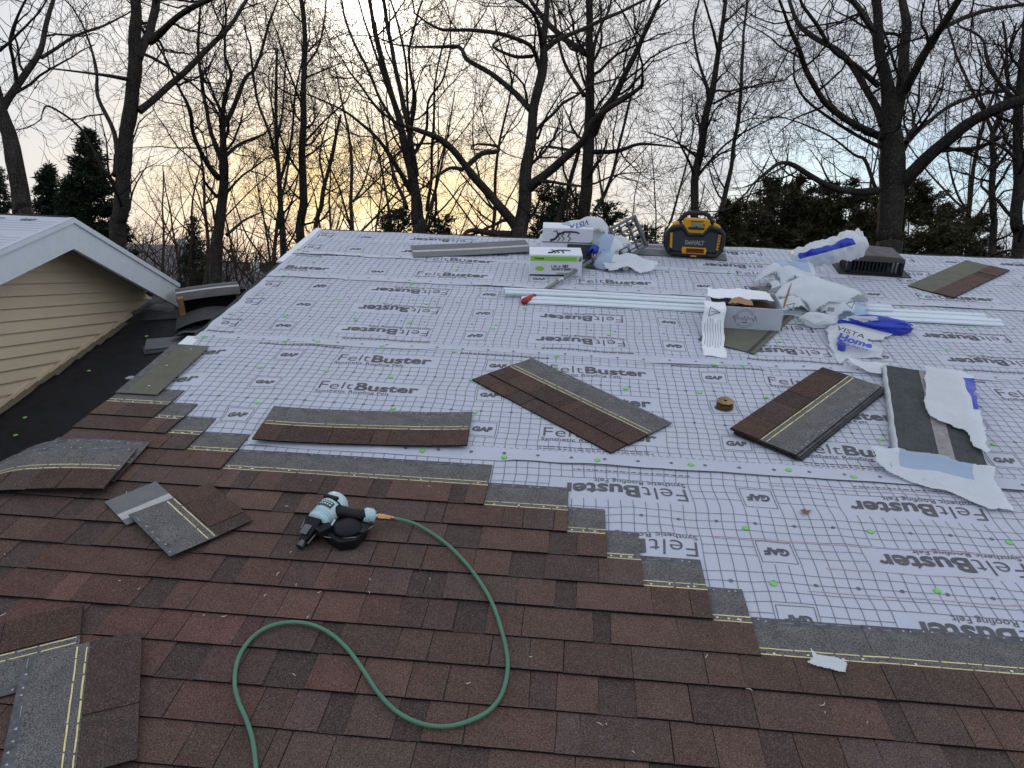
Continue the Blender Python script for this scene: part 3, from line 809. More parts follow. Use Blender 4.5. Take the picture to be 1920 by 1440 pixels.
# ------------------------------------------------------------------ plastic bags and wrappers
def blob(label, M, rad, seed, amp=.35, sub=5, mats=(M_PLASTIC, M_BLUE, M_FILM), regions=(), k=2.3, name='plastic_bag', squash=.12):
    bm = bmesh.new(); bmesh.ops.create_icosphere(bm, subdivisions=sub, radius=1)
    rad = Vector(rad)
    rg = random.Random(seed*7+3); folds = []
    for _ in range(26):
        m_ = Vector((rg.gauss(0, 1), rg.gauss(0, 1), rg.gauss(0, 1))).normalized(); folds.append((m_, rg.uniform(-.7, .7), rg.choice((-1, 1))*rg.uniform(.4, 1.)))
    for v in bm.verts:
        n = v.co.normalized(); q = n+Vector((noise.noise(n*2+Vector((seed, 0, 0))), noise.noise(n*2+Vector((0, seed, 0))), noise.noise(n*2+Vector((0, 0, seed)))))*.22
        r = sum(a_*(abs(((q.dot(m_)-c_)*1.25+.5) % 1.-.5)-.25) for m_, c_, a_ in folds)
        s = 1+amp*.80*r+.22*noise.noise(n*1.2+Vector((seed, 0, 0)))+.05*noise.noise(n*5+Vector((seed, 0, 0)))
        s = max(.45, min(1.5, s))
        p = Vector((n.x*rad.x, n.y*rad.y, n.z*rad.z))*s
        p.z = p.z+rad.z*.75 if p.z > -rad.z*.75 else (p.z+rad.z*.75)*squash
        v.co = p
    rt = thing(name, label, 'plastic bag', M)
    me = bpy.data.meshes.new('film'); bm.to_mesh(me); bm.free()
    for m_ in mats: me.materials.append(m_)
    for f in me.polygons:
        f.use_smooth = True
        n = Vector(f.center); n = Vector((n.x/rad.x, n.y/rad.y, n.z/rad.z-.75))
        for (d, thr, idx) in regions:
            if n.dot(Vector(d).normalized())+.12*noise.noise(n*3+Vector((seed, 1, 2))) > thr: f.material_index = idx
    link('film', me, rt)
    return rt
def film_heap(label, M, sheets, name='plastic_bag', mats=None):
    """a thin bag lying crumpled: a few loose films draped over one another, each with sharp folds and free edges"""
    rt = thing(name, label, 'plastic bag', M)
    for (cx, cy, rx, ry, H, seed, fold, kk, mf) in sheets:
        rg = random.Random(seed); poly = []
        for q in range(18):
            a_ = 2*math.pi*q/18; r_ = rg.uniform(.72, 1.18); poly.append((cx+rx*r_*math.cos(a_), cy+ry*r_*math.sin(a_)))
        def hh(x, y):
            d = ((x-cx)/rx)**2+((y-cy)/ry)**2
            return H*max(0, 1-d*.75)**.7+.004
        solid(crumpled_sheet(poly, None, hh, seed, .011, fold, kk, mf).build('film', mats or [M_PLASTIC, M_BLUE, M_FILM], rt, smooth=True), .0006)
    return rt
# by the vent: three pieces in a heap
c = ruv(1476, 535, .05)
film_heap('crumpled white bag with a blue tinge at the left of the plastic heap', on_roof(c.x, c.y, .02, R(15)), [(0, 0, .24, .17, .20, 203, .07, 7., lambda x, y: 2 if -.12 < x < .14 and y > -.06 else 0), (-.05, -.08, .20, .12, .10, 204, .06, 9., None), (.06, .12, .16, .10, .16, 205, .05, 9., None)])
c = ruv(1537, 577, .05)
front = film_heap('large crumpled clear-white bag in front of the plastic heap by the vent', on_roof(c.x, c.y+.05, .02, R(-8)), [(0, .02, .33, .20, .22, 207, .085, 6., None), (.12, -.07, .22, .14, .13, 208, .06, 8., lambda x, y: 2 if x > .2 else 0), (-.16, -.09, .18, .13, .12, 209, .06, 9., None)])
mk = MB()
for cx, cz in ((-.24, .10), (.12, .15)):
    pts = [(cx, 0), (cx+.05, .02), (cx+.04, -.03)]
    for i in range(3):
        p, q = pts[i], pts[(i+1) % 3]; mk.tube([(p[0], -.262, cz+p[1]), (q[0], -.262, cz+q[1])], .002, 4)
for q in range(7): mk.box((.02+.006*q, -.262, .10), (.003, .002, .028))
mk.build('printed_marks', M_INKB, front)
def roll(label, p0, p1, rad, seed, M, mats, regions):
    rt = thing('plastic_wrapper', label, 'plastic wrapper', M)
    mb = MB(); n, sd = 30, 22; p0, p1 = Vector(p0), Vector(p1); ax = (p1-p0); e1 = ax.orthogonal().normalized(); e2 = ax.normalized().cross(e1)
    for i in range(n+1):
        t = i/n; c_ = p0+ax*t
        for q in range(sd):
            a_ = 2*math.pi*q/sd
            r_ = rad*(1+.28*noise.noise(Vector((t*6, math.cos(a_)*1.5+seed, math.sin(a_)*1.5)))+.34*(1-2.4*abs(noise.noise(Vector((t*9+seed, math.cos(a_)*2.6, math.sin(a_)*2.6))))))*(.55 if i in (0, n) else 1)*(.8+.35*t)
            mb.v.append(tuple(c_+(e1*math.cos(a_)+e2*math.sin(a_))*r_))
    for i in range(n):
        for q in range(sd):
            mb.f.append((i*sd+q, i*sd+(q+1) % sd, (i+1)*sd+(q+1) % sd, (i+1)*sd+q)); a_ = 2*math.pi*(q+.5)/sd; mb.m.append(regions(i/n, e1*math.cos(a_)+e2*math.sin(a_)))
    mb.add([mb.v[q] for q in range(sd)], [tuple(range(sd-1, -1, -1))]); mb.add([mb.v[n*sd+q] for q in range(sd)], [tuple(range(sd))])
    mb.build('film', mats, rt, smooth=True); return rt
c = ruv(1510, 530, .05)
roll('rolled white and blue wrapper lying on top of the plastic heap by the vent', (-.10, .05, .20), (.40, .16, .33), .078, 4, on_roof(c.x, c.y, .0, 0), [M_PLASTIC, M_BLUE, M_FILM], lambda t, nn: 1 if (.02 < t < .8 and abs(nn.dot(Vector((0, .62, .78)))) < .26 and nn.y < 0) else (2 if t < .5 and nn.y < -.5 else 0))
# flattened wrapper below the long metal strips
c = ruv(1605, 640, .02)
fl = thing('plastic_wrapper', 'flattened white wrapper with blue lettering below the long metal strips', 'plastic wrapper', on_roof(c.x, c.y, .016, 0))
pix = [(1552, 603), (1575, 592), (1605, 590), (1612, 610), (1680, 602), (1686, 622), (1655, 640), (1630, 637), (1658, 655), (1656, 672), (1590, 670), (1575, 684), (1567, 672), (1556, 650), (1548, 625)]
poly = [tuple(ruv(x, y, .02)-c) for x, y in pix]
def hgt(x, y): return .035*math.exp(-((x+.12)**2+(y-.1)**2)/.03)+.010+.03*math.exp(-((x-.15)**2+(y-.15)**2)/.02)
solid(crumpled_sheet(poly, None, hgt, 9, .012, .032, 6.).build('film', [M_PLASTIC], fl, smooth=True))
def on_film(x, y): return (x, y, hgt(x, y)+.030)
lt = MB()
def slant(ox, oy, an):
    def f(x, y): return on_film(ox+x*math.cos(an)-y*math.sin(an), oy+x*math.sin(an)+y*math.cos(an))
    return f
put_word(lt, word('VISTA', .01, 6), 0, 0, .17, .055, slant(-.13, .02, -.5)); lt.build('printed_text', M_INKB, fl)
lt = MB(); put_word(lt, word('Home', .05, 6), 0, 0, .20, .085, slant(-.15, -.09, -.5)); put_word(lt, word('Products', .01, 6), 0, 0, .17, .035, slant(-.16, -.145, -.5)); lt.build('printed_text', M_BLUE, fl)
c2 = ruv(1643, 615, .03)
bp = blob('shiny blue wrapper piece with white lettering below the long metal strips', on_roof(c2.x, c2.y, .02, R(-14)), (.22, .07, .05), 5, amp=.15, mats=(M_BLUE, M_PLASTIC), regions=(((-.5, -.4, .6), .93, 1), ((1, 0, .1), .93, 1)), name='plastic_wrapper')
c2 = ruv(1534, 607, .03)
blob('small white plastic tube end poking out below the metal strips', on_roof(c2.x, c2.y, .02, R(5)), (.12, .06, .045), 6, amp=.15, name='plastic_wrapper')
c = ruv(1561, 640, .01)
blob('small blue scrap lying on the flattened white wrapper', on_roof(c.x+.02, c.y-.10, .015, R(80)), (.07, .025, .02), 11, amp=.1, mats=(M_BLUE, M_PLASTIC), name='plastic_scrap')
# white scrap on the grey shingle course
c = ruv(1550, 1240, .03)
sc_ = thing('plastic_scrap', 'torn white scrap lying on the grey shingle strip, near right', 'scrap', on_roof(c.x, c.y, .030, 0))
poly = [tuple(ruv(x, y, .03)-c) for x, y in ((1518, 1220), (1528, 1226), (1552, 1230), (1590, 1245), (1585, 1262), (1550, 1254), (1512, 1243), (1521, 1233))]
solid(crumpled_sheet(poly, None, lambda x, y: .009+.06*max(0, y), 12, .0035, .008, 18.).build('film', [M_PLASTIC], sc_, smooth=True))
c = ruv(245, 712, -DROP)
blob('white scrap lying on the black felt roof', on_roof(c.x, c.y, -DROP+.008, R(35)), (.028, .012, .01), 14, amp=.3, sub=3, name='plastic_scrap')

# ------------------------------------------------------------------ box of nails, second box, can, bag over them
M_CARD = mat('cardboard_brown', (.36, .22, .12), .85, .2, var=.12, vscale=12)
M_BOXW = mat('box_white', (.74, .75, .80), .45, .4, var=.03)
M_BOXG = mat('box_green', (.27, .60, .05), .45, .4, var=.03)
M_SILVER = mat('bare_metal', (.55, .56, .58), .35, .5, metal=.9, var=.1)
M_GREYPL = mat('grey_plastic', (.10, .105, .11), .5, .4, var=.1)
c = ruv(992, 517, .012); d = ruv(1090, 519, .012); wbox = (d-c).length
nb = thing('nail_box', 'white and green box of nails standing in front of the insect carton', 'box', on_roof(c.x, c.y, .014, math.atan2(d.y-c.y, d.x-c.x)))
BH, BD = .165, .20
MB().box((wbox/2, BD/2, BH/2), (wbox, BD, BH)).build('carton', M_BOXW, nb, bevel=.003)
MB().box((wbox*.46, -.001, BH-.030), (wbox*.88, .0024, .034)).build('green_band', M_BOXG, nb)
MB().add([(wbox*.92, -.0022, BH-.047), (wbox*.985, -.0022, BH-.047), (wbox*.985, -.0022, BH-.013), (wbox*.955, -.0022, BH-.013)], [(0, 1, 2, 3)]).build('corner_mark', mat('dull_green', (.13, .20, .05), .5), nb)
MB().box((wbox*.34, -.001, .006), (wbox*.66, .0024, .010)).build('dark_band', M_INKB, nb)
tx = MB(); front_ = lambda x, y: (x, -.0030, y)
put_word(tx, word('1 in. x .083', .02, 1), wbox*.42, .070, .125, .020, front_); put_word(tx, word('25mm x 2mm', .02, 1), wbox*.42, .046, .145, .020, front_)
put_word(tx, word('STINGER', .03, 1), wbox*.09, BH-.036, .075, .013, front_)
for y in (.066, .03, .022): tx.box((wbox*.70, -.0026, y-.005), (wbox*.36, .0006, .0022))
tx.build('printed_text', M_INKB, nb)
cp = MB().lathe([(.028, -.0015), (.028, .0015)], Matrix.Translation((wbox*.2, -.0022, .058)) @ Matrix.Rotation(R(90), 4, 'X') @ Matrix.Scale(1.2, 4, (1, 0, 0)) @ Matrix.Scale(.6, 4, (0, 1, 0)))
cp.build('cap_picture', M_BOXG, nb)
def insect(mb, place, s=1.):
    def seg(pts, r):
        pts = [place(x*s, y*s) for x, y in pts]; mb.tube(pts, [r*s*(1-.5*i/len(pts)) for i in range(len(pts))], 5)
    seg([(-.09, -.045), (-.06, -.035), (-.035, .0), (0, .02), (.05, .022), (.08, .02), (.10, .012)], .010)
    for x, dy in ((-.03, -.05), (.0, -.045), (.04, -.05)):
        seg([(x, .012), (x-.015, -.012), (x+.005, -.03), (x-.012, dy)], .005)
    seg([(-.04, .0), (-.05, .028), (-.07, .02)], .006)
ins = MB(); insect(ins, lambda x, y: (wbox*.56+x, BD*.45+y*1.2, BH+.001), .9); ins.build('insect_picture', M_INKB, nb)
# box lying behind, its printed lid facing out
c = ruv(1012, 480, .02)
b2 = thing('carton', 'grey-white carton with a black insect picture lying behind the nail box', 'box', on_roof(c.x+.02, c.y-.06, .014, R(2)))
MB().box((.20, .11, .125), (.40, .17, .25)).build('box_body', M_BOXW, b2, bevel=.003)
MB().box((.30, .022, .065), (.20, .004, .12)).build('dark_panel', mat('dark_print', (.06, .06, .06), .5), b2)
ins = MB(); insect(ins, lambda x, y: (.17+x*1.2, .0238, .20+y*1.1), 1.); ins.build('insect_picture', M_INKB, b2)
MB().add([(.37, .0232, .13), (.40, .0232, .13), (.40, .0232, .165)], [(0, 1, 2)]).build('green_mark', M_BOXG, b2)
MB().box((.2, .0235, .136), (.4, .002, .006)).build('lid_edge', M_INKB, b2)
c = ruv(1001, 479, .014)
can = thing('drink_can', 'small white drink can standing at the left of the cartons', 'can', on_roof(c.x, c.y-.02, .014, 0))
MB().lathe([(.026, 0), (.033, .008), (.033, .108), (.028, .120), (.027, .122)], sides=20).build('body', M_BOXW, can, smooth=True)
MB().lathe([(.024, .1205), (.024, .1225)], sides=20).build('lid', M_SILVER, can); MB().box((0, -.012, .1235), (.014, .010, .002)).build('opening', M_INKB, can)
MB().box((0, -.0335, .06), (.03, .001, .06)).build('print', mat('can_purple', (.12, .09, .20), .4), can)
# white bag over the cartons and a film rag hanging down the right
c = ruv(1075, 470, .1)
bag = film_heap('white plastic bag with blue letters draped over the cartons', on_roof(c.x, c.y+.20, .10, R(4)), [(0, 0, .31, .12, .20, 221, .07, 7., lambda x, y: 2 if -.16 < x < -.05 else 0), (.14, -.03, .15, .10, .25, 222, .06, 8., None)])
lt = MB(); put_word(lt, word('VISTA', .01, 4), 0, 0, .15, .045, lambda x, y: (.10-x, -.135-.1*y, .24-y-.35*x)); lt.build('printed_text', M_BLUE, bag)
c = ruv(1150, 485, .05)
rag = film_heap('bluish clear plastic bag hanging beside the cartons', on_roof(c.x-.03, c.y+.03, .02, R(-20)), [(0, 0, .14, .10, .22, 224, .07, 8., lambda x, y: 2 if x < .03 else 0), (.04, .05, .12, .08, .17, 225, .06, 9., None), (-.11, -.05, .06, .06, .14, 226, .04, 10., lambda x, y: 1)])
c = ruv(1172, 502, .03)
film_heap('crumpled clear plastic bag spread on the felt right of the cartons', on_roof(c.x, c.y, .016, R(-10)), [(0, 0, .25, .12, .07, 227, .06, 8., None), (-.12, .03, .14, .12, .13, 228, .06, 9., lambda x, y: 2 if x < -.1 else 0)])

# roofing shovel: pole with red grip, blade under the bags
p0, p1 = ruv(985, 568, .02), ruv(1108, 492, .06)
ax = p1-p0
sh = thing('roofing_shovel', 'grey poled roofing shovel with a red grip, passing under the metal strips', 'shovel', on_roof(p0.x, p0.y, .018, math.atan2(ax.y, ax.x)))
LN = ax.length
MB().tube([(.10, 0, .016), (LN*.5, 0, .03), (LN, 0, .055)], .0135, 10).build('pole', mat('galv_pole', (.22, .215, .20), .45, .5, metal=.5, var=.25, vscale=18), sh, smooth=True)
MB().tube([(-.03, 0, .018), (0, 0, .018), (.07, 0, .018), (.13, 0, .018)], [.018, .024, .021, .016], 10).build('grip', mat('red_grip', (.35, .006, .015), .4, .5), sh, smooth=True)
MB().slab(LN-.02, LN+.26, -.15, .10, .006, .010).build('blade', mat('dark_steel', (.12, .12, .12), .4, .5, metal=.8, var=.3), sh)
MB().tube([(LN*.46, .0, .030), (LN*.50, .006, .032), (LN*.53, -.004, .033)], .017, 7).build('wire_wrap', M_SILVER, sh)
# grey slotted vent leaning at the ridge
c = ruv(1186, 479, .02)
lv = thing('roof_vent', 'grey slotted vent tipped on edge behind the plastic bags', 'vent', on_roof(c.x, c.y-.02, .014, R(38)) @ Matrix.Rotation(R(64), 4, 'X') @ Matrix.Translation((0, .16, 0)) @ Matrix.Rotation(R(14), 4, 'Z'))
fr = MB()
for (cx, cy, sx, sy) in ((0, -.13, .30, .022), (0, .13, .30, .022), (-.14, 0, .022, .26), (.14, 0, .022, .26)): fr.box((cx, cy, .0), (sx, sy, .03))
fr.build('frame', mat('vent_grey', (.13, .14, .15), .5, .4, var=.1), lv)
for q in range(6): MB().box((0, -.10+.04*q, -.004), (.27, .012, .016)).build('slat', M_GREYPL, lv)
for q in range(2): MB().box((-.045+.09*q, 0, .002), (.010, .25, .02)).build('rib', M_GREYPL, lv)

# ------------------------------------------------------------------ radio
M_YEL = mat('tool_yellow', (.62, .30, .012), .4, .45, var=.05)
M_TBLK = mat('tool_black', (.016, .017, .019), .5, .4, var=.1)
M_MESH = mat('speaker_mesh', (.028, .036, .042), .55, .4, var=.08)
M_LCD = mat('lcd_grey', (.22, .25, .24), .2, .5, var=0)
c = ruv(1300, 487, .02)
rd = thing('jobsite_radio', 'yellow and black jobsite radio standing on the ridge', 'radio', on_roof(c.x, c.y+.02, .024, R(-2.5)) @ Matrix.Rotation(R(-9), 4, 'X') @ Matrix.Scale(.93, 4))
S_ = 1.0
fr_poly = [(-.215, .05), (-.20, .035), (.20, .035), (.215, .05), (.245, .10), (.245, .235), (.22, .265), (.13, .30), (-.13, .30), (-.22, .265), (-.245, .235), (-.245, .10)]
XZ = lambda d: Matrix(((1, 0, 0, 0), (0, 0, -1, d), (0, 1, 0, 0), (0, 0, 0, 1)))          # polygon x,z stood up, extruded along -y
MB().prism([(x*.93, z) for x, z in fr_poly], -.23, -.03, XZ(0)).build('body', M_TBLK, rd, bevel=.012)
MB().prism([(-.185, .012), (.185, .012), (.20, .06), (-.20, .06)], -.21, -.03, XZ(0)).build('foot', M_TBLK, rd, bevel=.006)
# protective bars round the front
bar = [(-.20, .032), (.20, .032), (.232, .075), (.240, .16), (.236, .22), (.205, .252), (.115, .275), (.065, .205), (-.065, .205), (-.115, .275), (-.205, .252), (-.236, .22), (-.240, .16), (-.232, .075), (-.20, .032)]
MB().tube([(x, .018, z) for x, z in bar], .019, 8).build('roll_cage', M_TBLK, rd, smooth=True)
MB().tube([(x, .225, z) for x, z in bar], .019, 8).build('rear_cage', M_TBLK, rd, smooth=True)
MB().prism([(-.178, .055), (.178, .055), (.205, .10), (.205, .215), (.11, .235), (.065, .185), (-.065, .185), (-.11, .235), (-.205, .215), (-.205, .10)], -.032, -.018, XZ(0)).build('speaker_grille', M_MESH, rd, bevel=.003)
for s_ in (-1, 1):
    MB().prism([(s_*x, z) for x, z in ([(.188, .075), (.212, .085), (.218, .21), (.196, .215)][::s_])], -.03, -.010, XZ(0)).build('side_panel', M_YEL, rd, bevel=.003)
    MB().prism([(s_*x, z) for x, z in ([(.135, .255), (.225, .235), (.205, .285), (.15, .31)][::s_])], -.16, -.02, XZ(0)).build('shoulder', M_YEL, rd, bevel=.006)
    if s_ > 0:
        for q in range(5): MB().box((.205, .008, .10+.024*q), (.012, .006, .008)).build('port', M_TBLK, rd)
MB().prism([(-.105, .335), (.105, .335), (.122, .285), (.062, .215), (-.062, .215), (-.122, .285)], -.16, -.008, XZ(0)).build('control_panel', M_YEL, rd, bevel=.006)
MB().box((0, .006, .292), (.092, .006, .030)).build('display', M_LCD, rd); MB().box((0, .006, .318), (.11, .005, .005)).build('slot', M_TBLK, rd)
MB().box((0, .005, .258), (.135, .008, .018)).build('button_row', M_TBLK, rd); MB().lathe([(.013, 0), (.013, .008)], Matrix.Translation((0, .007, .262)) @ Matrix.Rotation(R(90), 4, 'X')).build('knob', M_TBLK, rd)
MB().lathe([(.007, 0), (.007, .004)], Matrix.Translation((.062, .007, .29)) @ Matrix.Rotation(R(90), 4, 'X')).build('button', M_TBLK, rd)
MB().tube([(-.150, .09, .262), (-.148, .09, .30), (-.098, .09, .368), (-.06, .09, .382), (.06, .09, .382), (.098, .09, .368), (.148, .09, .30), (.150, .09, .262)], .021, 8).build('carry_handle', M_TBLK, rd, smooth=True)
tx = MB(); put_word(tx, word('DeWALT', .045, 1, .92), -.082, .118, .164, .036, lambda x, y: (x, .0165, y)); tx.build('brand_lettering', mat('badge_grey', (.26, .25, .25), .4), rd)
MB().prism([(-.10, .095), (.10, .095), (.108, .075), (.10, .04), (-.10, .04), (-.108, .075)], -.03, .004, XZ(0)).build('battery_bay', M_YEL, rd, bevel=.003)
MB().box((.008, -.005, .068), (.15, .004, .036)).build('bay_opening', mat('bay_dark', (.12, .02, .005), .6), rd)
MB().box((0, -.004, .022), (.05, .008, .010)).build('latch', M_YEL, rd)

# ------------------------------------------------------------------ black box vent standing near the ridge
c, d = ruv(1612, 508, .02), ruv(1692, 514, .02)
bv = thing('roof_vent', 'black box vent with a brown-grey hood standing below the ridge', 'vent', on_roof(c.x-.12, c.y-.04, .014, R(-3)))
MB().slab(-.06, .48, -.04, .34, 0, .004).build('flange', M_TBLK, bv)
BW = .42
MB().prism([(0, .125), (.03, .145), (BW*.5, .152), (BW-.03, .145), (BW, .125), (BW, .10), (0, .10)], -.28, .012, XZ(.0)).build('hood', mat('vent_hood', (.085, .072, .068), .55, .35, var=.1), bv, bevel=.008)
for s_, x in ((0, .012), (1, BW-.012)): MB().box((x, .01, .055), (.024, .03, .10)).build('corner_post', M_TBLK, bv)
MB().box((BW/2, .24, .055), (BW-.03, .012, .10)).build('dark_back_fill', M_TBLK, bv)  # black fill added behind the grille so the inside looks darker
MB().box((BW/2, .005, .012), (BW, .02, .02)).build('lower_rail', M_TBLK, bv)
for q in range(14): MB().box((.035+(BW-.07)*q/13, .012, .055), (.010, .012, .09)).build('grille_bar', M_TBLK, bv)
for q in range(5): MB().box((.008, .05+.04*q, .055), (.010, .014, .10)).build('side_bar', M_TBLK, bv)

# ------------------------------------------------------------------ long white metal strips
q0, q1 = ruv(945, 560, .03), ruv(1872, 604, .03)
ax = q1-q0; LN = ax.length; an = math.atan2(ax.y, ax.x)
rg = random.Random(8)
def strip(label, x0, x1, y, z, w, M):
    o = thing('metal_strip', label, 'metal strip', M, None)
    prof = [(0, .0), (.003, .010), (w*.55, .015), (w*.58, .022), (w, .026), (w+.003, .004)]
    mb = MB(); n = 14; k = len(prof)
    for i in range(n+1):
        x = x0+(x1-x0)*i/n; s = .004*math.sin(x*2.2+y*30)
        for a_, b_ in prof: mb.v.append((x, y+a_+s, z+b_+.003*math.sin(x*3)))
    mb.f = [(i*k+j, (i+1)*k+j, (i+1)*k+j+1, i*k+j+1) for i in range(n) for j in range(k-1)]; mb.m = [0]*len(mb.f)
    s_ = mb.build('profile', M_STRIPM, o); m_ = s_.modifiers.new('thickness', 'SOLIDIFY'); m_.thickness = .0012
    MB().box((x0+.004, y+w/2, z+.010), (.002, w*.96, .016)).build('cut_end', M_GREYPL, o)
MS = on_roof(q0.x, q0.y, .018, an)
strip('white drip edge strip lying nearest across the felt, right of the red grip', .12, LN+.02, -.045, 0, .075, MS)
strip('white drip edge strip lying behind the nearest one', .14, LN-.05, .028, .006, .07, MS)
strip('short ended white drip edge strip reaching farthest left over the shovel pole', -.01, LN*.8, .06, .024, .06, MS)

# ------------------------------------------------------------------ open cardboard box and its paper tail
c, d = ruv(1330, 614, .02), ruv(1462, 622, .02)
BX = (d-c).length
cb = thing('cardboard_box', 'torn open white cardboard box lying on the metal strips', 'box', on_roof(c.x, c.y, .024, math.atan2(d.y-c.y, d.x-c.x)))
CW, CD, CHH = BX, .30, .145
M_BOXG2 = mat('box_grey', (.52, .55, .60), .6, .3, var=.05, vscale=4)
MB().box((CW/2, .003, CHH/2), (CW, .006, CHH)).build('front_panel', M_BOXG2, cb)
MB().box((CW/2, CD, CHH/2), (CW, .006, CHH)).build('back_panel', M_BOXG2, cb)
for x in (.0, CW): MB().box((x, CD/2, CHH/2), (.006, CD, CHH)).build('side_panel', M_BOXG2, cb)
MB().box((CW/2, CD/2, .006), (CW-.01, CD-.01, .006)).build('floor_panel', M_CARD, cb)
inn = crumpled_sheet([(.02, .02), (CW-.02, .02), (CW-.02, CD-.02), (.02, CD-.02)], None, lambda x, y: CHH*.62, 33, .014, .07, 9.)
inn.build('torn_liner', [mat('liner_dark', (.15, .085, .05), .85, .2, var=.3, vscale=16)], cb)
lidp = [(-.02, .17), (.02, .13), (.12, .155), (.20, .12), (.30, .15), (.40, .13), (CW-.03, .16), (CW-.05, .30), (.0, .31)]
solid(crumpled_sheet(lidp, None, lambda x, y: CHH+.008+.05*max(0, y-.15), 34, .012, .012, 6.).build('top_flap', [M_PAPER], cb), .003)
solid(crumpled_sheet([(.10, .07), (.16, .13), (.26, .14), (.26, .06), (.20, .03)], None, lambda x, y: CHH+.012-.25*abs(x-.19), 35, .01, .02, 12.).build('torn_tongue', [M_CARD], cb), .003)
ef = MB().prism([(0, 0), (.16, .0), (.15, .10), (.09, .16), (.02, .12)], -.003, .003, Matrix(((.22, .10, 1, CW+.004), (.93, -.1, 0, .03), (0, 1, 0, CHH-.015), (0, 0, 0, 1))))
ef.build('end_flap', M_CARD, cb)
# round stamp on the front
lg = MB()
for q in range(28):
    a0, a1 = 2*math.pi*q/28, 2*math.pi*(q+.8)/28
    for r_ in (.062, .052):
        if r_ < .06 and (-.5 < math.sin(a0) < .3): continue
        lg.add([(CW*.48+math.cos(t)*rr, -.0012, .072+math.sin(t)*rr) for t, rr in ((a0, r_), (a1, r_), (a1, r_-.0022), (a0, r_-.0022))], [(0, 1, 2, 3)])
lg.tube([(CW*.48-.075+.15*t/40, -.0014, .072+.022*math.sin(t*1.05)*(.6+.4*math.sin(t*.37))) for t in range(41)], .0010, 4); lg.box((CW*.48, -.001, .045), (.03, .0008, .006))
lg.build('round_stamp', mat('stamp_grey', (.16, .16, .18), .7), cb)
# paper wrapper hanging over the front
c2 = ruv(1318, 668, .015)
pp = thing('paper_wrapper', 'long white paper strip with a warning triangle hanging off the open box', 'paper', on_roof(c2.x, c2.y, .015, R(-4)))
PWd = .135
def drape(s):     # arc length along the strip -> (y, z)
    pts = [(0, .0), (.16, .005), (.30, .03), (.36, .10), (.39, .155), (.48, .17)]
    acc = 0
    for (a_, b_), (a2, b2_) in zip(pts, pts[1:]):
        l_ = math.hypot(a2-a_, b2_-b_)
        if s <= acc+l_: t = (s-acc)/l_; return a_+(a2-a_)*t, b_+(b2_-b_)*t
        acc += l_
    return pts[-1]
mb = MB(); nS, nX = 36, 8
def pap(x, s, dz=0.):
    y, z = drape(s); return (x+.02*s+.004*math.sin(s*30), y-dz*.7, z+.004+.004*math.sin(x*40+s*14)+dz)
for i in range(nS+1):
    s = .56*i/nS; nar = 1-(.10 if abs(s-.14) < .012 else 0)
    for j in range(nX+1): mb.v.append(pap((-.5+j/nX)*PWd*nar*(1.05 if s < .14 else 1)+PWd/2, s))
mb.f = [(i*(nX+1)+j, i*(nX+1)+j+1, (i+1)*(nX+1)+j+1, (i+1)*(nX+1)+j) for i in range(nS) for j in range(nX)]; mb.m = [0]*len(mb.f)
solid(mb.build('sheet', M_PAPER, pp, smooth=True), .0006)
pr = MB()
tri = [(.035, .46), (.10, .435), (.035, .405)]
for i in range(3):
    p, q = tri[i], tri[(i+1) % 3]; pr.tube([pap(p[0], p[1], .004), pap((p[0]+q[0])/2, (p[1]+q[1])/2, .004), pap(q[0], q[1], .004)], .0018, 4)
pr.tube([pap(.045, .434, .004), pap(.085, .434, .004)], .0016, 4)
for j in range(7):
    x = .018+j*.016; s0, s1 = .13+(.03 if j % 3 == 0 else 0), .39-(.03 if j in (0, 4) else 0)
    pr.tube([pap(x, s0+(s1-s0)*t/8, .003) for t in range(9)], .0011, 4)
pr.build('printed_text', mat('ink_soft', (.10, .10, .11), .7), pp)
# dark rag of foam behind the box
c2 = ruv(1430, 553, .02)
blob('small dark grey rag behind the open box', on_roof(c2.x, c2.y, .016, 0), (.12, .06, .035), 44, amp=.4, sub=4, mats=(mat('rag_grey', (.16, .155, .15), .85),), name='rag')

# ------------------------------------------------------------------ coil of roofing nails
M_BRASS = mat('nail_brass', (.42, .30, .14), .38, .5, metal=.75, var=.2, vscale=60)
c = ruv(1358, 766, .012)
co = thing('nail_coil', 'coil of brassy roofing nails on the white felt', 'nail coil', on_roof(c.x, c.y, .016, 0))
MB().lathe([(.028, .004), (.040, .004), (.040, .030), (.028, .030)], sides=24).build('core', mat('coil_dark', (.05, .04, .025), .6, metal=.5), co)
nl = MB()
nl.lathe([(.0015, 0), (.0015, .040), (.0046, .041), (.0046, .0425), (.001, .043)], sides=6)
nm = nl.mesh('nail', M_BRASS, True)
for ring_, (r_, n_) in enumerate(((.011, 11), (.016, 16), (.022, 22), (.029, 29), (.036, 36), (.042, 42))):
    for q in range(n_):
        a_ = 2*math.pi*q/n_+ring_*.3
        M = Matrix.Translation((r_*math.cos(a_), r_*math.sin(a_), .002+.0012*math.sin(q*1.7))) @ Matrix.Rotation(a_, 4, 'Z') @ Matrix.Rotation(R(16), 4, 'X') @ Matrix.Rotation(R(-6), 4, 'Y')
        link('nail', nm, co, M)
for z in (.012, .024): MB().tube([(.0445*math.cos(t), .0445*math.sin(t), z) for t in np.linspace(0, 2*math.pi, 40)], .0008, 4).build('wire', M_BRASS, co)

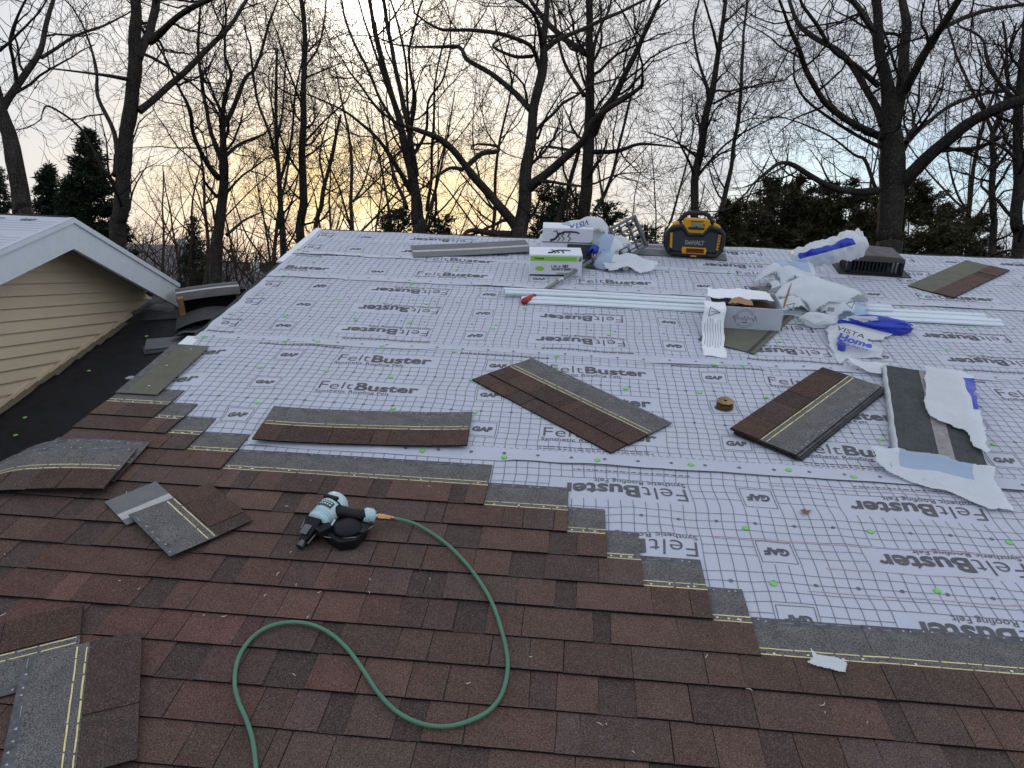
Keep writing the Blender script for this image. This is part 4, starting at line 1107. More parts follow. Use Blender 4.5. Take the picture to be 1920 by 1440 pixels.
# ------------------------------------------------------------------ nail gun and hose
M_GUN = mat('gun_teal', (.46, .63, .64), .38, .5, var=.05, coat=.2)
M_GRIPB = mat('gun_grip', (.022, .021, .024), .65, .25, var=.1)
M_GBLK = mat('gun_black', (.008, .008, .009), .5, .25, var=.15)
M_GSTEEL = mat('gun_steel', (.14, .145, .15), .35, .5, metal=.85, var=.2)
M_BR2 = mat('brass_fitting', (.50, .30, .14), .3, .5, metal=.9, var=.15, vscale=40)
gc = ruv(650, 1005, .025)
ng = thing('nail_gun', 'pale teal and black coil nail gun lying on the brown shingles', 'nail gun', on_roof(gc.x, gc.y, .028, 0))
def gp_(px, py, w): 
    u, v = ruv(px, py, w+.028); return Vector((u-gc.x, v-gc.y, w))
def axisM(p, q):
    z = (q-p).normalized(); x = Vector((0, 0, 1)).cross(z).normalized(); y = z.cross(x)
    M = Matrix((x, y, z)).transposed().to_4x4(); M.translation = p; return M
A, B = gp_(634, 940, .060), gp_(594, 981, .054)      # axis of the cylinder, head to foot
Lb = (B-A).length; MA = axisM(A, B)
MB().lathe([(.022, -.010), (.042, -.006), (.051, .006), (.053, .030), (.053, .045), (.050, .049), (.051, .055), (.0465, .10), (.043, Lb*.80), (.046, Lb*.92), (.040, Lb)], MA, 24).build('cylinder_housing', M_GUN, ng, smooth=True)
MB().box((0, 0, 0), (.060, .016, .020), None).build('exhaust_vent', M_GBLK, ng, MA @ Matrix.Translation((.0, .046, .040)) @ Matrix.Rotation(0, 4, 'Z'), bevel=.003)
for s_ in (-1, 1): MB().box((0, 0, 0), (.024, .004, .008)).build('vent_slot', M_TBLK, ng, MA @ Matrix.Translation((s_*.014, .0535, .040)))
MB().lathe([(.0535, .044), (.0535, .050)], MA, 24).build('head_seam', M_GRIPB, ng)
mb = MB()
for i in range(7):
    a_ = R(52)+R(76)*i/6
    for z in (.062, .094): mb.v.append(tuple(MA @ Vector((.0512*math.cos(a_), .0512*math.sin(a_), z))))
mb.f = [(2*i, 2*i+2, 2*i+3, 2*i+1) for i in range(6)]; mb.m = [0]*6
mb.build('label_plate', mat('label_green', (.02, .07, .05), .4), ng)
mb = MB()
for row in range(2):
    for i in range(5):
        a_ = R(60)+R(12)*i
        p = [MA @ Vector((.0520*math.cos(a_+da), .0520*math.sin(a_+da), .068+.012*row+dz)) for da, dz in ((0, 0), (R(8), 0), (R(8), .005), (0, .005))]
        mb.add(p, [(0, 1, 2, 3)])
mb.build('label_print', M_PAPER, ng)
for q in range(4):
    a_ = R(25+q*90); MB().lathe([(.0045, -.012), (.0045, -.004)], MA @ Matrix.Translation((.030*math.cos(a_), .030*math.sin(a_), 0)), 6).build('bolt', M_GSTEEL, ng)
for z in (.105, .116, .127): MB().lathe([(.0468, z), (.0468, z+.004)], MA, 24).build('rib', M_GUN, ng)
H0, H1 = gp_(630, 957, .066), gp_(690, 967, .060)
MB().tube([H0, H0.lerp(H1, .3), H0.lerp(H1, .6), H1], [.026, .021, .020, .022], 14).build('grip', M_GRIPB, ng, smooth=True)
MB().tube([H0-(H1-H0)*.25, H0+(H1-H0)*.12], [.030, .024], 14).build('grip_root', M_GUN, ng, smooth=True)
E0, E1 = H0.lerp(H1, .86), gp_(703, 968, .048)
MB().tube([E0, E0.lerp(E1, .2), E0.lerp(E1, .75), E1], [.024, .030, .030, .022], 14).build('end_cap', M_GUN, ng, smooth=True)
for q in range(3):
    a_ = q*2.1+.9; MB().lathe([(.004, 0), (.004, .004)], Matrix.Translation(E0.lerp(E1, .6)+Vector((0, .028*math.cos(a_), .028*math.sin(a_)))), 6).build('bolt', M_GSTEEL, ng)
K = [gp_(702, 968, .046), gp_(708, 969, .044), gp_(722, 970, .038), gp_(731, 971, .034), gp_(739, 972, .030)]
MB().tube([K[0], K[1]], .009, 8).build('plug', M_SILVER, ng); MB().tube([K[1], K[2]], [.0125, .0125], 6).build('coupler', M_BR2, ng); MB().tube([K[2], K[3]], [.0105, .0105], 6).build('coupler', M_BR2, ng); MB().tube([K[3], K[4]], [.0095, .0085], 8).build('ferrule', M_BR2, ng)
# drum magazine below the grip
D = gp_(652, 1008, 0); D.z = 0
MB().lathe([(.056, .002), (.060, .006), (.060, .046), (.064, .048), (.064, .054), (.050, .066), (.030, .071)], Matrix.Translation(D+Vector((.004, -.004, 0))) @ Matrix.Scale(.86, 4, (1, 0, 0)) @ Matrix.Scale(.86, 4, (0, 1, 0)), 24).build('magazine', M_GBLK, ng, smooth=True)
MB().prism([(-.052, -.02), (.075, -.028), (.085, .012), (.05, .032), (-.05, .02)], .047, .053, Matrix.Translation(D)).build('magazine_cover', M_GRIPB, ng, bevel=.002)
MB().tube([D+Vector((-.09, -.045, .035)), D+Vector((-.02, -.062, .040)), D+Vector((.05, -.05, .045))], .003, 6).build('feed_rail', M_GSTEEL, ng)
MB().tube([D+Vector((.062, .0, .05)), D+Vector((.088, .030, .052)), gp_(695, 978, .03)], .006, 6).build('magazine_arm', M_GBLK, ng)
MB().tube([D+Vector((.068, -.012, .04)), D+Vector((.096, .020, .045)), gp_(697, 980, .02)], .004, 6).build('magazine_arm', M_GSTEEL, ng)
mb = MB(); mb.prism([tuple(gp_(x, y, 0).xy) for x, y in ((600, 998), (622, 985), (655, 984), (694, 990), (688, 1010), (668, 1030), (636, 1034), (612, 1018))][::-1], .001, .044)
mb.build('magazine_body', M_GBLK, ng, bevel=.006)
MB().box((0, 0, 0), (.06, .05, .03)).build('feeder', M_GBLK, ng, Matrix.Translation(gp_(606, 992, .05)) @ Matrix.Rotation(R(50), 4, 'Z'), bevel=.004)
# nose
N0, N1 = gp_(590, 985, .045), gp_(565, 1021, .018)
nd = (N1-N0).normalized(); sd = Vector((0, 0, 1)).cross(nd).normalized()
mb = MB(); 
for t, w_, h_ in ((0, .036, .040), (.25, .030, .030), (.55, .022, .020), (.9, .016, .016)):
    p = N0.lerp(N1, t)
    for a_, b_ in ((-1, -1), (1, -1), (1, 1), (-1, 1)): mb.v.append(tuple(p+sd*w_*a_+Vector((0, 0, h_*b_))))
mb.f = [(i*4+j, i*4+(j+1) % 4, i*4+4+(j+1) % 4, i*4+4+j) for i in range(3) for j in range(4)]+[(3, 2, 1, 0), (12, 13, 14, 15)]; mb.m = [0]*len(mb.f)
mb.build('nose', M_GBLK, ng, bevel=.003)
MB().tube([N0.lerp(N1, .78), N1+nd*.012], [.014, .016], 10).build('nose_tip', M_GSTEEL, ng); MB().tube([N1+nd*.0122, N1+nd*.0135], [.008, .008], 8).build('nose_bore', M_TBLK, ng)
MB().box((0, 0, 0), (.030, .055, .004)).build('nail_gate', M_GSTEEL, ng, Matrix.Translation(N0.lerp(N1, .45)+sd*-.006+Vector((0, 0, .026))) @ Matrix.Rotation(math.atan2(nd.y, nd.x)-R(90), 4, 'Z') @ Matrix.Rotation(R(-18), 4, 'X'))
MB().tube([N0.lerp(N1, .1)+sd*.03, N0.lerp(N1, .9)+sd*.022], .004, 6).build('safety_rod', M_GSTEEL, ng)
MB().tube([N0+sd*-.034+Vector((0, 0, .03)), N0.lerp(N1, .5)+sd*-.028+Vector((0, 0, .02))], .005, 6).build('latch', M_GSTEEL, ng)
MB().tube([gp_(628, 975, .07), gp_(622, 985, .062), gp_(615, 990, .05)], .005, 6).build('trigger', M_SILVER, ng)
hp = [(739,972),(762,977),(790,988),(840,1022),(885,1070),(920,1125),(940,1180),(952,1240),(945,1290),(925,1325),(890,1348),(840,1362),(790,1357),(745,1335),(710,1300),(680,1255),(650,1215),(615,1185),(575,1169),(530,1168),(490,1182),(462,1208),(445,1240),(440,1280),(447,1315),(462,1350),(474,1390),(480,1440),(486,1520),(500,1640)]
hpts = []
for i, (x, y) in enumerate(hp):
    w = (.058, .047, .040)[i] if i < 3 else .038
    u, v = ruv(x, y, w); hpts.append(Vector((u, v, w)))
def catmull(P, k=6):
    out = []
    for i in range(len(P)-1):
        a_, b_, c_, d_ = P[max(i-1, 0)], P[i], P[i+1], P[min(i+2, len(P)-1)]
        for j in range(k):
            t = j/k; out.append(.5*((2*b_)+(-a_+c_)*t+(2*a_-5*b_+4*c_-d_)*t*t+(-a_+3*b_-3*c_+d_)*t*t*t))
    return out+[P[-1]]
hs = thing('air_hose', 'green rubber air hose looping over the brown shingles from the nail gun', 'hose', ROOF)
MB().tube(catmull(hpts), .0068, 10).build('tubing', mat('hose_green', (.085, .205, .130), .5, .35, var=.10, vscale=9, dirt=.3), hs, smooth=True)

# ------------------------------------------------------------------ scrap heap on the black roof, and other scraps
M_WOOD = mat('old_wood', (.30, .16, .07), .75, .25, var=.3, vscale=22)
def bl(px, py, h=0.):
    u, v = ruv(px, py, -DROP+h); return u, v
u, v = bl(345, 598)
wf = thing('wooden_frame', 'old brown wooden frame standing on the black roof', 'frame', on_roof(u, v, -DROP, R(28)))
MB().box((0, 0, .10), (.045, .16, .21)).build('end_board', M_WOOD, wf, bevel=.004); MB().box((0, -.03, .11), (.049, .022, .15)).build('groove', mat('wood_dark', (.07, .035, .02), .8), wf)
MB().box((.22, .10, .145), (.44, .03, .10)).build('rear_rail', M_WOOD, wf); MB().box((.44, .05, .13), (.03, .10, .17)).build('end_board', M_WOOD, wf)
MB().box((.26, .07, .10), (.50, .02, .16)).build('void_shade_panel', M_BLACKFELT, wf)  # black sheet standing in for the shaded void inside the frame
o = thing('loose_shingle', 'grey shingle with a pale stripe bent over the wooden frame', 'shingle', on_roof(u, v, -DROP+.206, R(28)), 'loose shingles lying about the roof')
bd = lambda x, y, z: (x, y, z+.012*math.sin((x+.05)*4.6)-.9*max(0, -.02-y)*.55-.25*max(0, y-.12))
MB().slab(-.03, .46, -.08, .22, 0, .005, nx=12, ny=8, fn=bd).build('base_layer', mat('shingle_back_dark', (.085, .082, .08), .8, .25, var=.2, vscale=9, grain=.2), o); MB().slab(-.029, .459, .02, .055, .0052, .006, nx=12, ny=2, fn=bd).build('release_strip', M_PALE, o)
u2, v2 = bl(392, 596, .05)
o = thing('loose_shingle', 'dark curled shingle lying under the wooden frame', 'shingle', on_roof(u2-.05, v2-.05, -DROP+.03, R(24)), 'loose shingles lying about the roof')
MB().slab(-.18, .32, -.14, .14, 0, .005, nx=12, ny=4, fn=lambda x, y, z: (x, y, z+.07*math.sin((x+.2)*5.5))).build('base_layer', M_BACK, o)
u2, v2 = bl(368, 625, .03)
fs_ = thing('felt_scrap', 'folded scrap of black felt below the wooden frame', 'felt', on_roof(u2, v2, -DROP, R(10)))
solid(crumpled_sheet([(-.16, -.12), (.14, -.16), (.22, .10), (-.05, .16)], None, lambda x, y: .05+.25*max(0, x), 61, .014, .09, 5.).build('film', [mat('felt_sheen', (.028, .034, .042), .4, .5, var=.2)], fs_, smooth=True), .002)
for lab, px, py, sx, sy, an_, dz in (('flat grey shingle scrap at the rake edge below the wooden frame', 322, 645, .36, .20, 24, .012), ('smaller dark shingle scrap under the flat one at the rake edge', 315, 652, .34, .16, 34, .004), ('dark shingle scrap lying flat by the gable wall', 312, 592, .34, .20, 18, .006), ('thin grey shingle scrap lying left of the wooden frame', 305, 580, .22, .12, -10, .006)):
    u2, v2 = bl(px, py)
    o = thing('shingle_scrap', lab, 'shingle', on_roof(u2, v2, -DROP+dz, R(an_)))
    MB().slab(-sx/2, sx/2, -sy/2, sy/2, 0, .006, nx=6, fn=lambda x, y, z: (x, y, z+.12*x*x)).build('base_layer', M_BACKG if 'grey' in lab else M_BACK, o)
# brown oak leaf on the felt, and a blue scrap past the ridge
c = ruv(1509, 962, .014)
lf = thing('dry_leaf', 'curled brown dead leaf on the white felt', 'leaf', on_roof(c.x, c.y, .016, R(20)))
pl_ = []
for q in range(24):
    a_ = 2*math.pi*q/24; r_ = (.017+.0035*math.cos(5*a_)+.002*math.cos(3*a_+1)); pl_.append((r_*1.5*math.cos(a_), r_*math.sin(a_)))
solid(crumpled_sheet(pl_, None, lambda x, y: .006+4*x*x, 71, .003, .010, 40.).build('blade', [mat('leaf_brown', (.22, .12, .07), .8, .2, var=.3, vscale=60)], lf, smooth=True))
MB().tube([(.028, 0, .008), (.042, .004, .004)], .0008, 5).build('stem', MATS['leaf_brown'], lf)

# ------------------------------------------------------------------ ground, hill, far houses
GZ = -3.6
def gheight(x, y):
    d = math.hypot(x, y); g = GZ - .020*max(0, y-14) + .25*noise.noise(Vector((x*.06, y*.06, 0)))
    far = max(0, min(1, (d-75)/130)); far = far*far*(3-2*far)
    g += far*(8.2+3.2*noise.noise(Vector((x*.008, y*.008, 4)))+.8*noise.noise(Vector((x*.03, y*.03, 1))))
    return g
M_GROUND = mat('leaf_litter', (.036, .027, .020), 1., 0., var=.4, vscale=.25)
gmb = MB(); NA, rings = 120, [0, 4, 8, 13, 19, 26, 34, 44, 56, 70, 86, 104, 125, 150, 180, 220, 300, 450, 700]
for r_ in rings:
    for q in range(NA):
        a_ = 2*math.pi*q/NA; x, y = r_*math.cos(a_), r_*math.sin(a_); gmb.v.append((x, y, gheight(x, y)))
gmb.f = [(i*NA+q, (i+1)*NA+q, (i+1)*NA+(q+1) % NA, i*NA+(q+1) % NA) for i in range(len(rings)-1) for q in range(NA)]; gmb.m = [0]*len(gmb.f)
tag(gmb.build('ground', M_GROUND, smooth=True), kind='structure')
HW = [mat('house_cream', (.55, .52, .46), .8), mat('house_grey', (.34, .36, .38), .8), mat('house_white', (.68, .69, .70), .8)]
M_RF = mat('house_roof', (.13, .12, .12), .9, var=.2); M_GLASS = mat('dark_glass', (.03, .04, .05), .1, .5, var=0)
def far_house(label, px, dist, w, d, h, rot, wm):
    p = at_depth(px, 480, dist); z = gheight(p.x, p.y)
    o = thing('house', label, 'house', Matrix.Translation((p.x, p.y, z)) @ Matrix.Rotation(R(rot), 4, 'Z'))
    MB().box((0, 0, h/2), (w, d, h)).build('wall', wm, o)
    rf = MB().prism([(-d/2-.4, h-.15), (d/2+.4, h-.15), (0, h+d*.32)], -w/2-.3, w/2+.3, Matrix(((0, 0, 1, 0), (1, 0, 0, 0), (0, 1, 0, 0), (0, 0, 0, 1)))).build('roof', M_RF, o)
    MB().box((w*.25, d*.1, h+d*.34), (.6, .6, 1.2)).build('chimney', wm, rf)
    for sx in (-.28, 0, .28):
        if sx == 0: MB().box((0, -d/2-.02, 1.05), (.95, .05, 2.1)).build('door', M_RF, o)
        else:
            f = MB().box((sx*w, -d/2-.02, h*.55), (1.2, .06, 1.3)).build('window', HW[2], o); MB().box((sx*w, -d/2-.06, h*.55), (1.0, .03, 1.1)).build('pane', M_GLASS, f)
far_house('white house far down in the valley behind the gable', 345, 62, 9, 7, 3.4, 12, HW[2])
far_house('grey house far down in the valley, left of the tree trunk', 300, 82, 10, 7, 4.8, -20, HW[1])
far_house('cream house far down in the valley beside the roof edge', 425, 55, 8, 6, 3.0, 25, HW[0])

# ------------------------------------------------------------------ trees
M_BARK = mat('bark_grey', (.040, .034, .030), .95, .1, var=.45, vscale=5, grain=.35, gscale=45, bump=.8, bscale=40)
M_BARKB = mat('bark_brown', (.045, .034, .026), .95, .1, var=.4, vscale=5, grain=.35, gscale=45, bump=.8, bscale=40)
M_TWIG = mat('twig', (.036, .028, .024), .9, .1, var=.2, vscale=2)
def tubes_mesh(name, polys, material, smooth=True):
    """polys: list of (points, radii); joined tapering tubes, built in numpy batches"""
    groups = {}
    for P, r in polys:
        sides = 10 if r[0] > .09 else 7 if r[0] > .04 else 5 if r[0] > .015 else 3
        groups.setdefault((len(P), sides), []).append((P, r))
    VV, FF, base = [], [], 0
    for (n, sides), lst in groups.items():
        P = np.array([[tuple(p) for p in a] for a, _ in lst], float); r = np.array([b for _, b in lst], float)
        T = np.empty_like(P); T[:, 1:-1] = P[:, 2:]-P[:, :-2]; T[:, 0] = P[:, 1]-P[:, 0]; T[:, -1] = P[:, -1]-P[:, -2]
        T /= np.linalg.norm(T, axis=2, keepdims=True)+1e-9
        ref = np.where(np.abs(T[:, :1, 2:3]) > .8, np.array([1., .1, 0]), np.array([.1, .2, 1.])); ref = np.broadcast_to(ref, P.shape)
        E1 = np.cross(T, ref); E1 /= np.linalg.norm(E1, axis=2, keepdims=True)+1e-9; E2 = np.cross(T, E1)
        a_ = 2*np.pi*np.arange(sides)/sides
        V = P[:, :, None]+(E1[:, :, None]*np.cos(a_)[:, None]+E2[:, :, None]*np.sin(a_)[:, None])*r[:, :, None, None]
        m = len(lst); VV.append(V.reshape(-1, 3))
        i0 = base+(np.arange(m)[:, None, None]*n+np.arange(n-1)[None, :, None])*sides; k = np.arange(sides); k2 = (k+1) % sides
        F = np.stack([i0+k, i0+k2, i0+sides+k2, i0+sides+k], axis=-1); FF.append(F.reshape(-1, 4)); base += m*n*sides
    V = np.concatenate(VV); F = np.concatenate(FF)
    me = bpy.data.meshes.new(name); me.vertices.add(len(V)); me.vertices.foreach_set('co', V.ravel())
    me.loops.add(F.size); me.loops.foreach_set('vertex_index', F.ravel().astype(np.int32))
    me.polygons.add(len(F)); me.polygons.foreach_set('loop_start', np.arange(0, F.size, 4, dtype=np.int32)); me.polygons.foreach_set('loop_total', np.full(len(F), 4, np.int32))
    me.polygons.foreach_set('use_smooth', np.ones(len(F), bool)); me.materials.append(material); me.update(); me.validate()
    return me
class Grower:
    def __init__(s, seed, top, wig=.20, up=.06, dens=1., levels=3, rmin=.0034):
        s.r = random.Random(seed); s.out = []; s.top = top; s.wig = wig; s.up = up; s.dens = dens; s.levels = levels; s.rmin = rmin
    def rv(s): return Vector((s.r.gauss(0, 1), s.r.gauss(0, 1), s.r.gauss(0, 1)))
    def twig(s, p, d, length, rad, level):
        if p.z > s.top: return
        n = (9, 7, 5, 4)[min(level, 3)]; step = length/n; pts = [p.copy()]; d = d.normalized(); bias = s.rv()*.05
        dirs = []
        for i in range(n):
            d = (d+s.rv()*s.wig*(1.+.15*level)+bias+Vector((0, 0, s.up*(1.2-.25*level)))).normalized(); dirs.append(d.copy())
            p = p+d*step; pts.append(p.copy())
        s.out.append((pts, [max(s.rmin, rad*(1-.8*i/n)) for i in range(n+1)]))
        if level >= s.levels: return
        kids = int((6.2, 4.4, 2.2)[min(level, 2)]*s.dens*s.r.uniform(.75, 1.3)+.5)
        for q in range(kids):
            t = s.r.uniform(.18, 1.); i = min(n-1, int(t*n)); q0 = pts[i].lerp(pts[i+1], t*n-i)
            side = s.rv(); side = (side-dirs[i]*side.dot(dirs[i])).normalized()
            nd = dirs[i]*s.r.uniform(.45, .9)+side*s.r.uniform(.55, 1.)
            s.twig(q0, nd, length*s.r.uniform(.46, .78)*(1.12-.35*t), max(s.rmin, rad*(1-.75*t)*.66), level+1)
    def from_limb(s, pts, rad, gap, l0):
        for a_, b_, ra, rb in zip(pts, pts[1:], rad, rad[1:]):
            L = (b_-a_).length; d = (b_-a_).normalized(); n = L/gap*s.dens; k = int(n)+(s.r.random() < n-int(n))
            for q in range(k):
                t = s.r.random(); r_ = ra+(rb-ra)*t
                side = s.rv(); side = (side-d*side.dot(d)).normalized()
                s.twig(a_.lerp(b_, t), d*s.r.uniform(.2, .8)+side+Vector((0, 0, .15)), l0*s.r.uniform(.6, 1.3), min(.036, max(.009, r_*.42)), 0)
def smooth_path(P, r, k=4):
    Q = catmull(P, k); n = len(P)-1; rr = []
    for i in range(n):
        for j in range(k): rr.append(r[i]+(r[i+1]-r[i])*j/k)
    return Q, rr+[r[-1]]
def traced_tree(label, Y, limbs, seed, gap=.50, l0=2.0, material=None, group='bare trees standing behind the house', dens=1., ext=True, name='bare_tree'):
    """limbs: list of (depth swing, [(photo x, photo y, width in photo px), ...]); the first is the trunk"""
    rg = random.Random(seed); root_p = at_depth(limbs[0][1][0][0], limbs[0][1][0][1], Y)
    base = Vector((root_p.x, root_p.y, gheight(root_p.x, root_p.y)-.1))
    o = thing(name, label, 'tree', Matrix.Translation(base), group)
    thick, grow = [], Grower(seed, at_depth(960, -60, Y).z, dens=dens*.74)
    for li, (swing, pts) in enumerate(limbs):
        n = len(pts); P, r = [], []
        for i, (x, y, w) in enumerate(pts):
            t = i/max(1, n-1); P.append(at_depth(x, y, Y+swing*t)); r.append(max(.006, w*.5*(P[-1]-CAM).dot(FW)/F_PX*.95))
        if li == 0: P.insert(0, Vector((P[0].x+(P[0].x-P[1].x)*.6, P[0].y, base.z))); r.insert(0, r[0]*1.25)
        else: r[0] *= 1.15
        Q, rr = smooth_path(P, r)
        Q = [q+Vector((noise.noise(q*1.4+Vector((seed, 0, 0))), noise.noise(q*1.4+Vector((0, seed, 0))), 0))*min(.06, .5*r_+.02) for q, r_ in zip(Q, rr)]
        rr = [r_*(1+.10*noise.noise(q*3.5)) for q, r_ in zip(Q, rr)]
        rel = [q-base for q in Q]; thick.append((rel, rr))
        zlow = at_depth(960, 560, Y).z
        k0 = 0
        while k0 < len(Q)-2 and Q[k0].z < zlow: k0 += 1
        grow.from_limb(Q[k0:], rr[k0:], gap*(2.2 if rr[k0] > .12 else 1.), l0)
        if ext and li: grow.twig(Q[-1], Q[-1]-Q[-2], l0*1.1, rr[-1], 0)
    link('trunk', tubes_mesh('trunk', thick, material or M_BARK), o)
    if grow.out: link('crown', tubes_mesh('crown', [([p-base for p in P], r) for P, r in grow.out], M_TWIG), o)
    return o
traced_tree('thick leaning trunk at the far left edge above the gable', 13, [(0, [(52, 460, 38), (40, 400, 36), (25, 300, 31), (4, 205, 24), (-20, 120, 20), (-45, 0, 16)]), (1.5, [(8, 205, 14), (35, 155, 14), (70, 105, 12), (85, 55, 10), (100, 0, 8), (112, -40, 6)]),
    (-1., [(30, 155, 8), (24, 110, 7), (20, 75, 7), (38, 20, 5), (60, -20, 4)]), (2, [(74, 108, 7), (140, 68, 6), (195, 48, 5), (240, 25, 3)]), (-2, [(0, 95, 6), (40, 60, 5), (75, 20, 3)])], 101)
traced_tree('tall lichen spotted trunk forking above the gable peak', 15, [(0, [(218, 470, 31), (226, 400, 29), (234, 300, 27), (243, 200, 26), (252, 130, 26), (256, 60, 22), (254, 0, 18), (250, -60, 16)]), (1.2, [(258, 110, 18), (278, 70, 17), (288, 30, 16), (296, -30, 14)]),
    (2.5, [(258, 208, 13), (300, 175, 13), (335, 147, 12), (385, 95, 11), (430, 50, 9), (462, 0, 7), (480, -40, 5)]), (-1.5, [(282, 78, 14), (325, 38, 12), (365, 12, 11), (420, -15, 9)]), (-2.5, [(245, 150, 8), (190, 140, 6), (150, 135, 4), (90, 128, 3)]),
    (2, [(216, 330, 10), (214, 250, 9), (182, 180, 7), (180, 120, 5), (160, 60, 4)]), (-1, [(215, 345, 8), (190, 310, 6), (150, 240, 5), (95, 200, 4), (82, 210, 3)])], 102)
traced_tree('forked dark tree between the gable and the white roof', 18, [(0, [(404, 500, 24), (412, 430, 20), (419, 360, 18), (420, 310, 17), (417, 270, 13), (416, 235, 12)]), (1, [(416, 240, 11), (432, 218, 10), (448, 180, 9), (460, 145, 8), (480, 125, 6), (500, 60, 5), (520, 0, 3)]),
    (-1, [(416, 238, 9), (422, 180, 8), (433, 140, 7), (420, 100, 5), (425, 30, 4)]), (-2, [(412, 335, 11), (385, 300, 9), (362, 250, 8), (357, 210, 7), (335, 165, 5), (310, 110, 4)]), (1.5, [(415, 300, 9), (392, 230, 8), (378, 150, 7), (372, 90, 6), (378, 0, 4)]),
    (1, [(424, 292, 7), (450, 270, 6), (495, 252, 4)]), (2, [(425, 440, 6), (455, 415, 5), (485, 400, 3)]), (-1, [(408, 370, 6), (385, 340, 5), (380, 320, 4), (350, 290, 3)])], 103, gap=.34)
traced_tree('slim straight tree left of the white roof corner', 20, [(0, [(564, 470, 17), (567, 380, 16), (568, 260, 13), (571, 160, 11), (572, 60, 10), (562, -20, 8)]), (2, [(570, 130, 4), (600, 80, 4), (612, 0, 3)]), (-2, [(568, 200, 4), (540, 130, 4), (520, 60, 3)]), (1, [(569, 270, 5), (600, 235, 4), (650, 190, 3)]), (-1, [(566, 330, 5), (530, 270, 4), (505, 180, 3)])], 104, gap=.3, l0=1.3)
traced_tree('crooked multi stemmed tree just left of the white roof corner', 22, [(0, [(530, 480, 12), (528, 400, 11), (523, 320, 9), (520, 270, 8), (518, 180, 6), (520, 90, 4)]), (1, [(524, 310, 7), (505, 250, 6), (480, 180, 5), (470, 90, 4)]), (-1, [(525, 340, 6), (545, 270, 5), (552, 190, 4), (565, 120, 3)]), (2, [(520, 270, 5), (530, 210, 4), (535, 120, 3)])], 105, gap=.3, l0=1.2)
traced_tree('leaning slim tree beside the white roof corner', 19, [(0, [(590, 460, 10), (603, 385, 9), (612, 330, 8), (628, 270, 7), (640, 215, 5)]), (1, [(608, 350, 5), (600, 290, 4), (612, 240, 3)])], 106, gap=.3, l0=1.1)
traced_tree('many stemmed tree spreading in front of the low sun', 15, [(0, [(790, 470, 30), (785, 420, 26), (778, 370, 22), (770, 320, 18), (757, 260, 15), (740, 200, 13), (722, 140, 12), (706, 70, 10), (692, -10, 8)]),
    (1.5, [(778, 345, 12), (768, 250, 11), (752, 180, 10), (738, 110, 9), (726, 40, 8), (716, -20, 7)]), (-1, [(770, 300, 10), (772, 240, 9), (780, 190, 8), (772, 150, 6), (768, 90, 5), (785, 20, 4)]), (-2, [(770, 360, 11), (742, 310, 9), (712, 265, 7), (680, 235, 6), (640, 205, 4), (560, 170, 3)]),
    (2, [(755, 255, 8), (715, 190, 6), (690, 130, 6), (655, 60, 5), (640, 0, 4)]), (1, [(735, 190, 6), (700, 90, 5), (672, 0, 4)]), (-1, [(770, 300, 7), (800, 250, 6), (805, 190, 5), (830, 150, 4), (845, 90, 3)]), (2.5, [(762, 390, 8), (740, 330, 7), (725, 270, 5), (716, 200, 4)]), (-2, [(800, 395, 7), (808, 320, 6), (812, 240, 5), (815, 160, 4), (830, 90, 3)]), (-1.5, [(783, 330, 6), (765, 200, 5), (760, 110, 5), (740, 20, 4)])], 107, gap=.36)
traced_tree('old oak with a low crooked limb behind the nail boxes', 14, [(0, [(972, 480, 33), (975, 440, 31), (980, 390, 28), (985, 340, 25), (992, 270, 22), (999, 210, 19), (1008, 160, 19), (1017, 110, 17), (1019, 60, 12), (1024, 0, 11), (1030, -50, 9)]),
    (-1.5, [(968, 425, 20), (935, 385, 18), (900, 345, 17), (868, 305, 15), (845, 278, 14), (815, 257, 12), (780, 243, 9), (755, 235, 6)]), (1, [(874, 312, 10), (905, 288, 10), (932, 284, 9), (930, 274, 6), (895, 270, 4)]), (-.5, [(866, 318, 8), (845, 315, 7), (828, 326, 5)]), (1.8, [(994, 205, 12), (955, 165, 11), (920, 138, 10), (877, 112, 9), (862, 88, 8), (835, 87, 6), (775, 88, 4)]),
    (-1.2, [(1010, 130, 9), (998, 90, 9), (965, 72, 8), (930, 62, 8), (880, 57, 7), (832, 56, 6), (800, 42, 4)]), (1, [(998, 105, 7), (965, 106, 7), (925, 88, 5), (935, 75, 3)]), (-2, [(992, 352, 18), (1025, 325, 17), (1055, 295, 16), (1085, 268, 15), (1108, 235, 14), (1140, 205, 12), (1180, 178, 9), (1202, 160, 7), (1203, 142, 5)]),
    (1.5, [(1018, 95, 11), (1045, 75, 10), (1080, 60, 9), (1130, 38, 8), (1165, 22, 6), (1210, 0, 5)]), (-1.5, [(1016, 90, 9), (1005, 40, 8), (985, 10, 7), (950, -10, 6)]), (-1, [(1006, 260, 5), (1022, 225, 4), (1045, 185, 3)]), (-1, [(960, 440, 14), (920, 437, 13), (885, 432, 9), (870, 440, 6)])], 108)
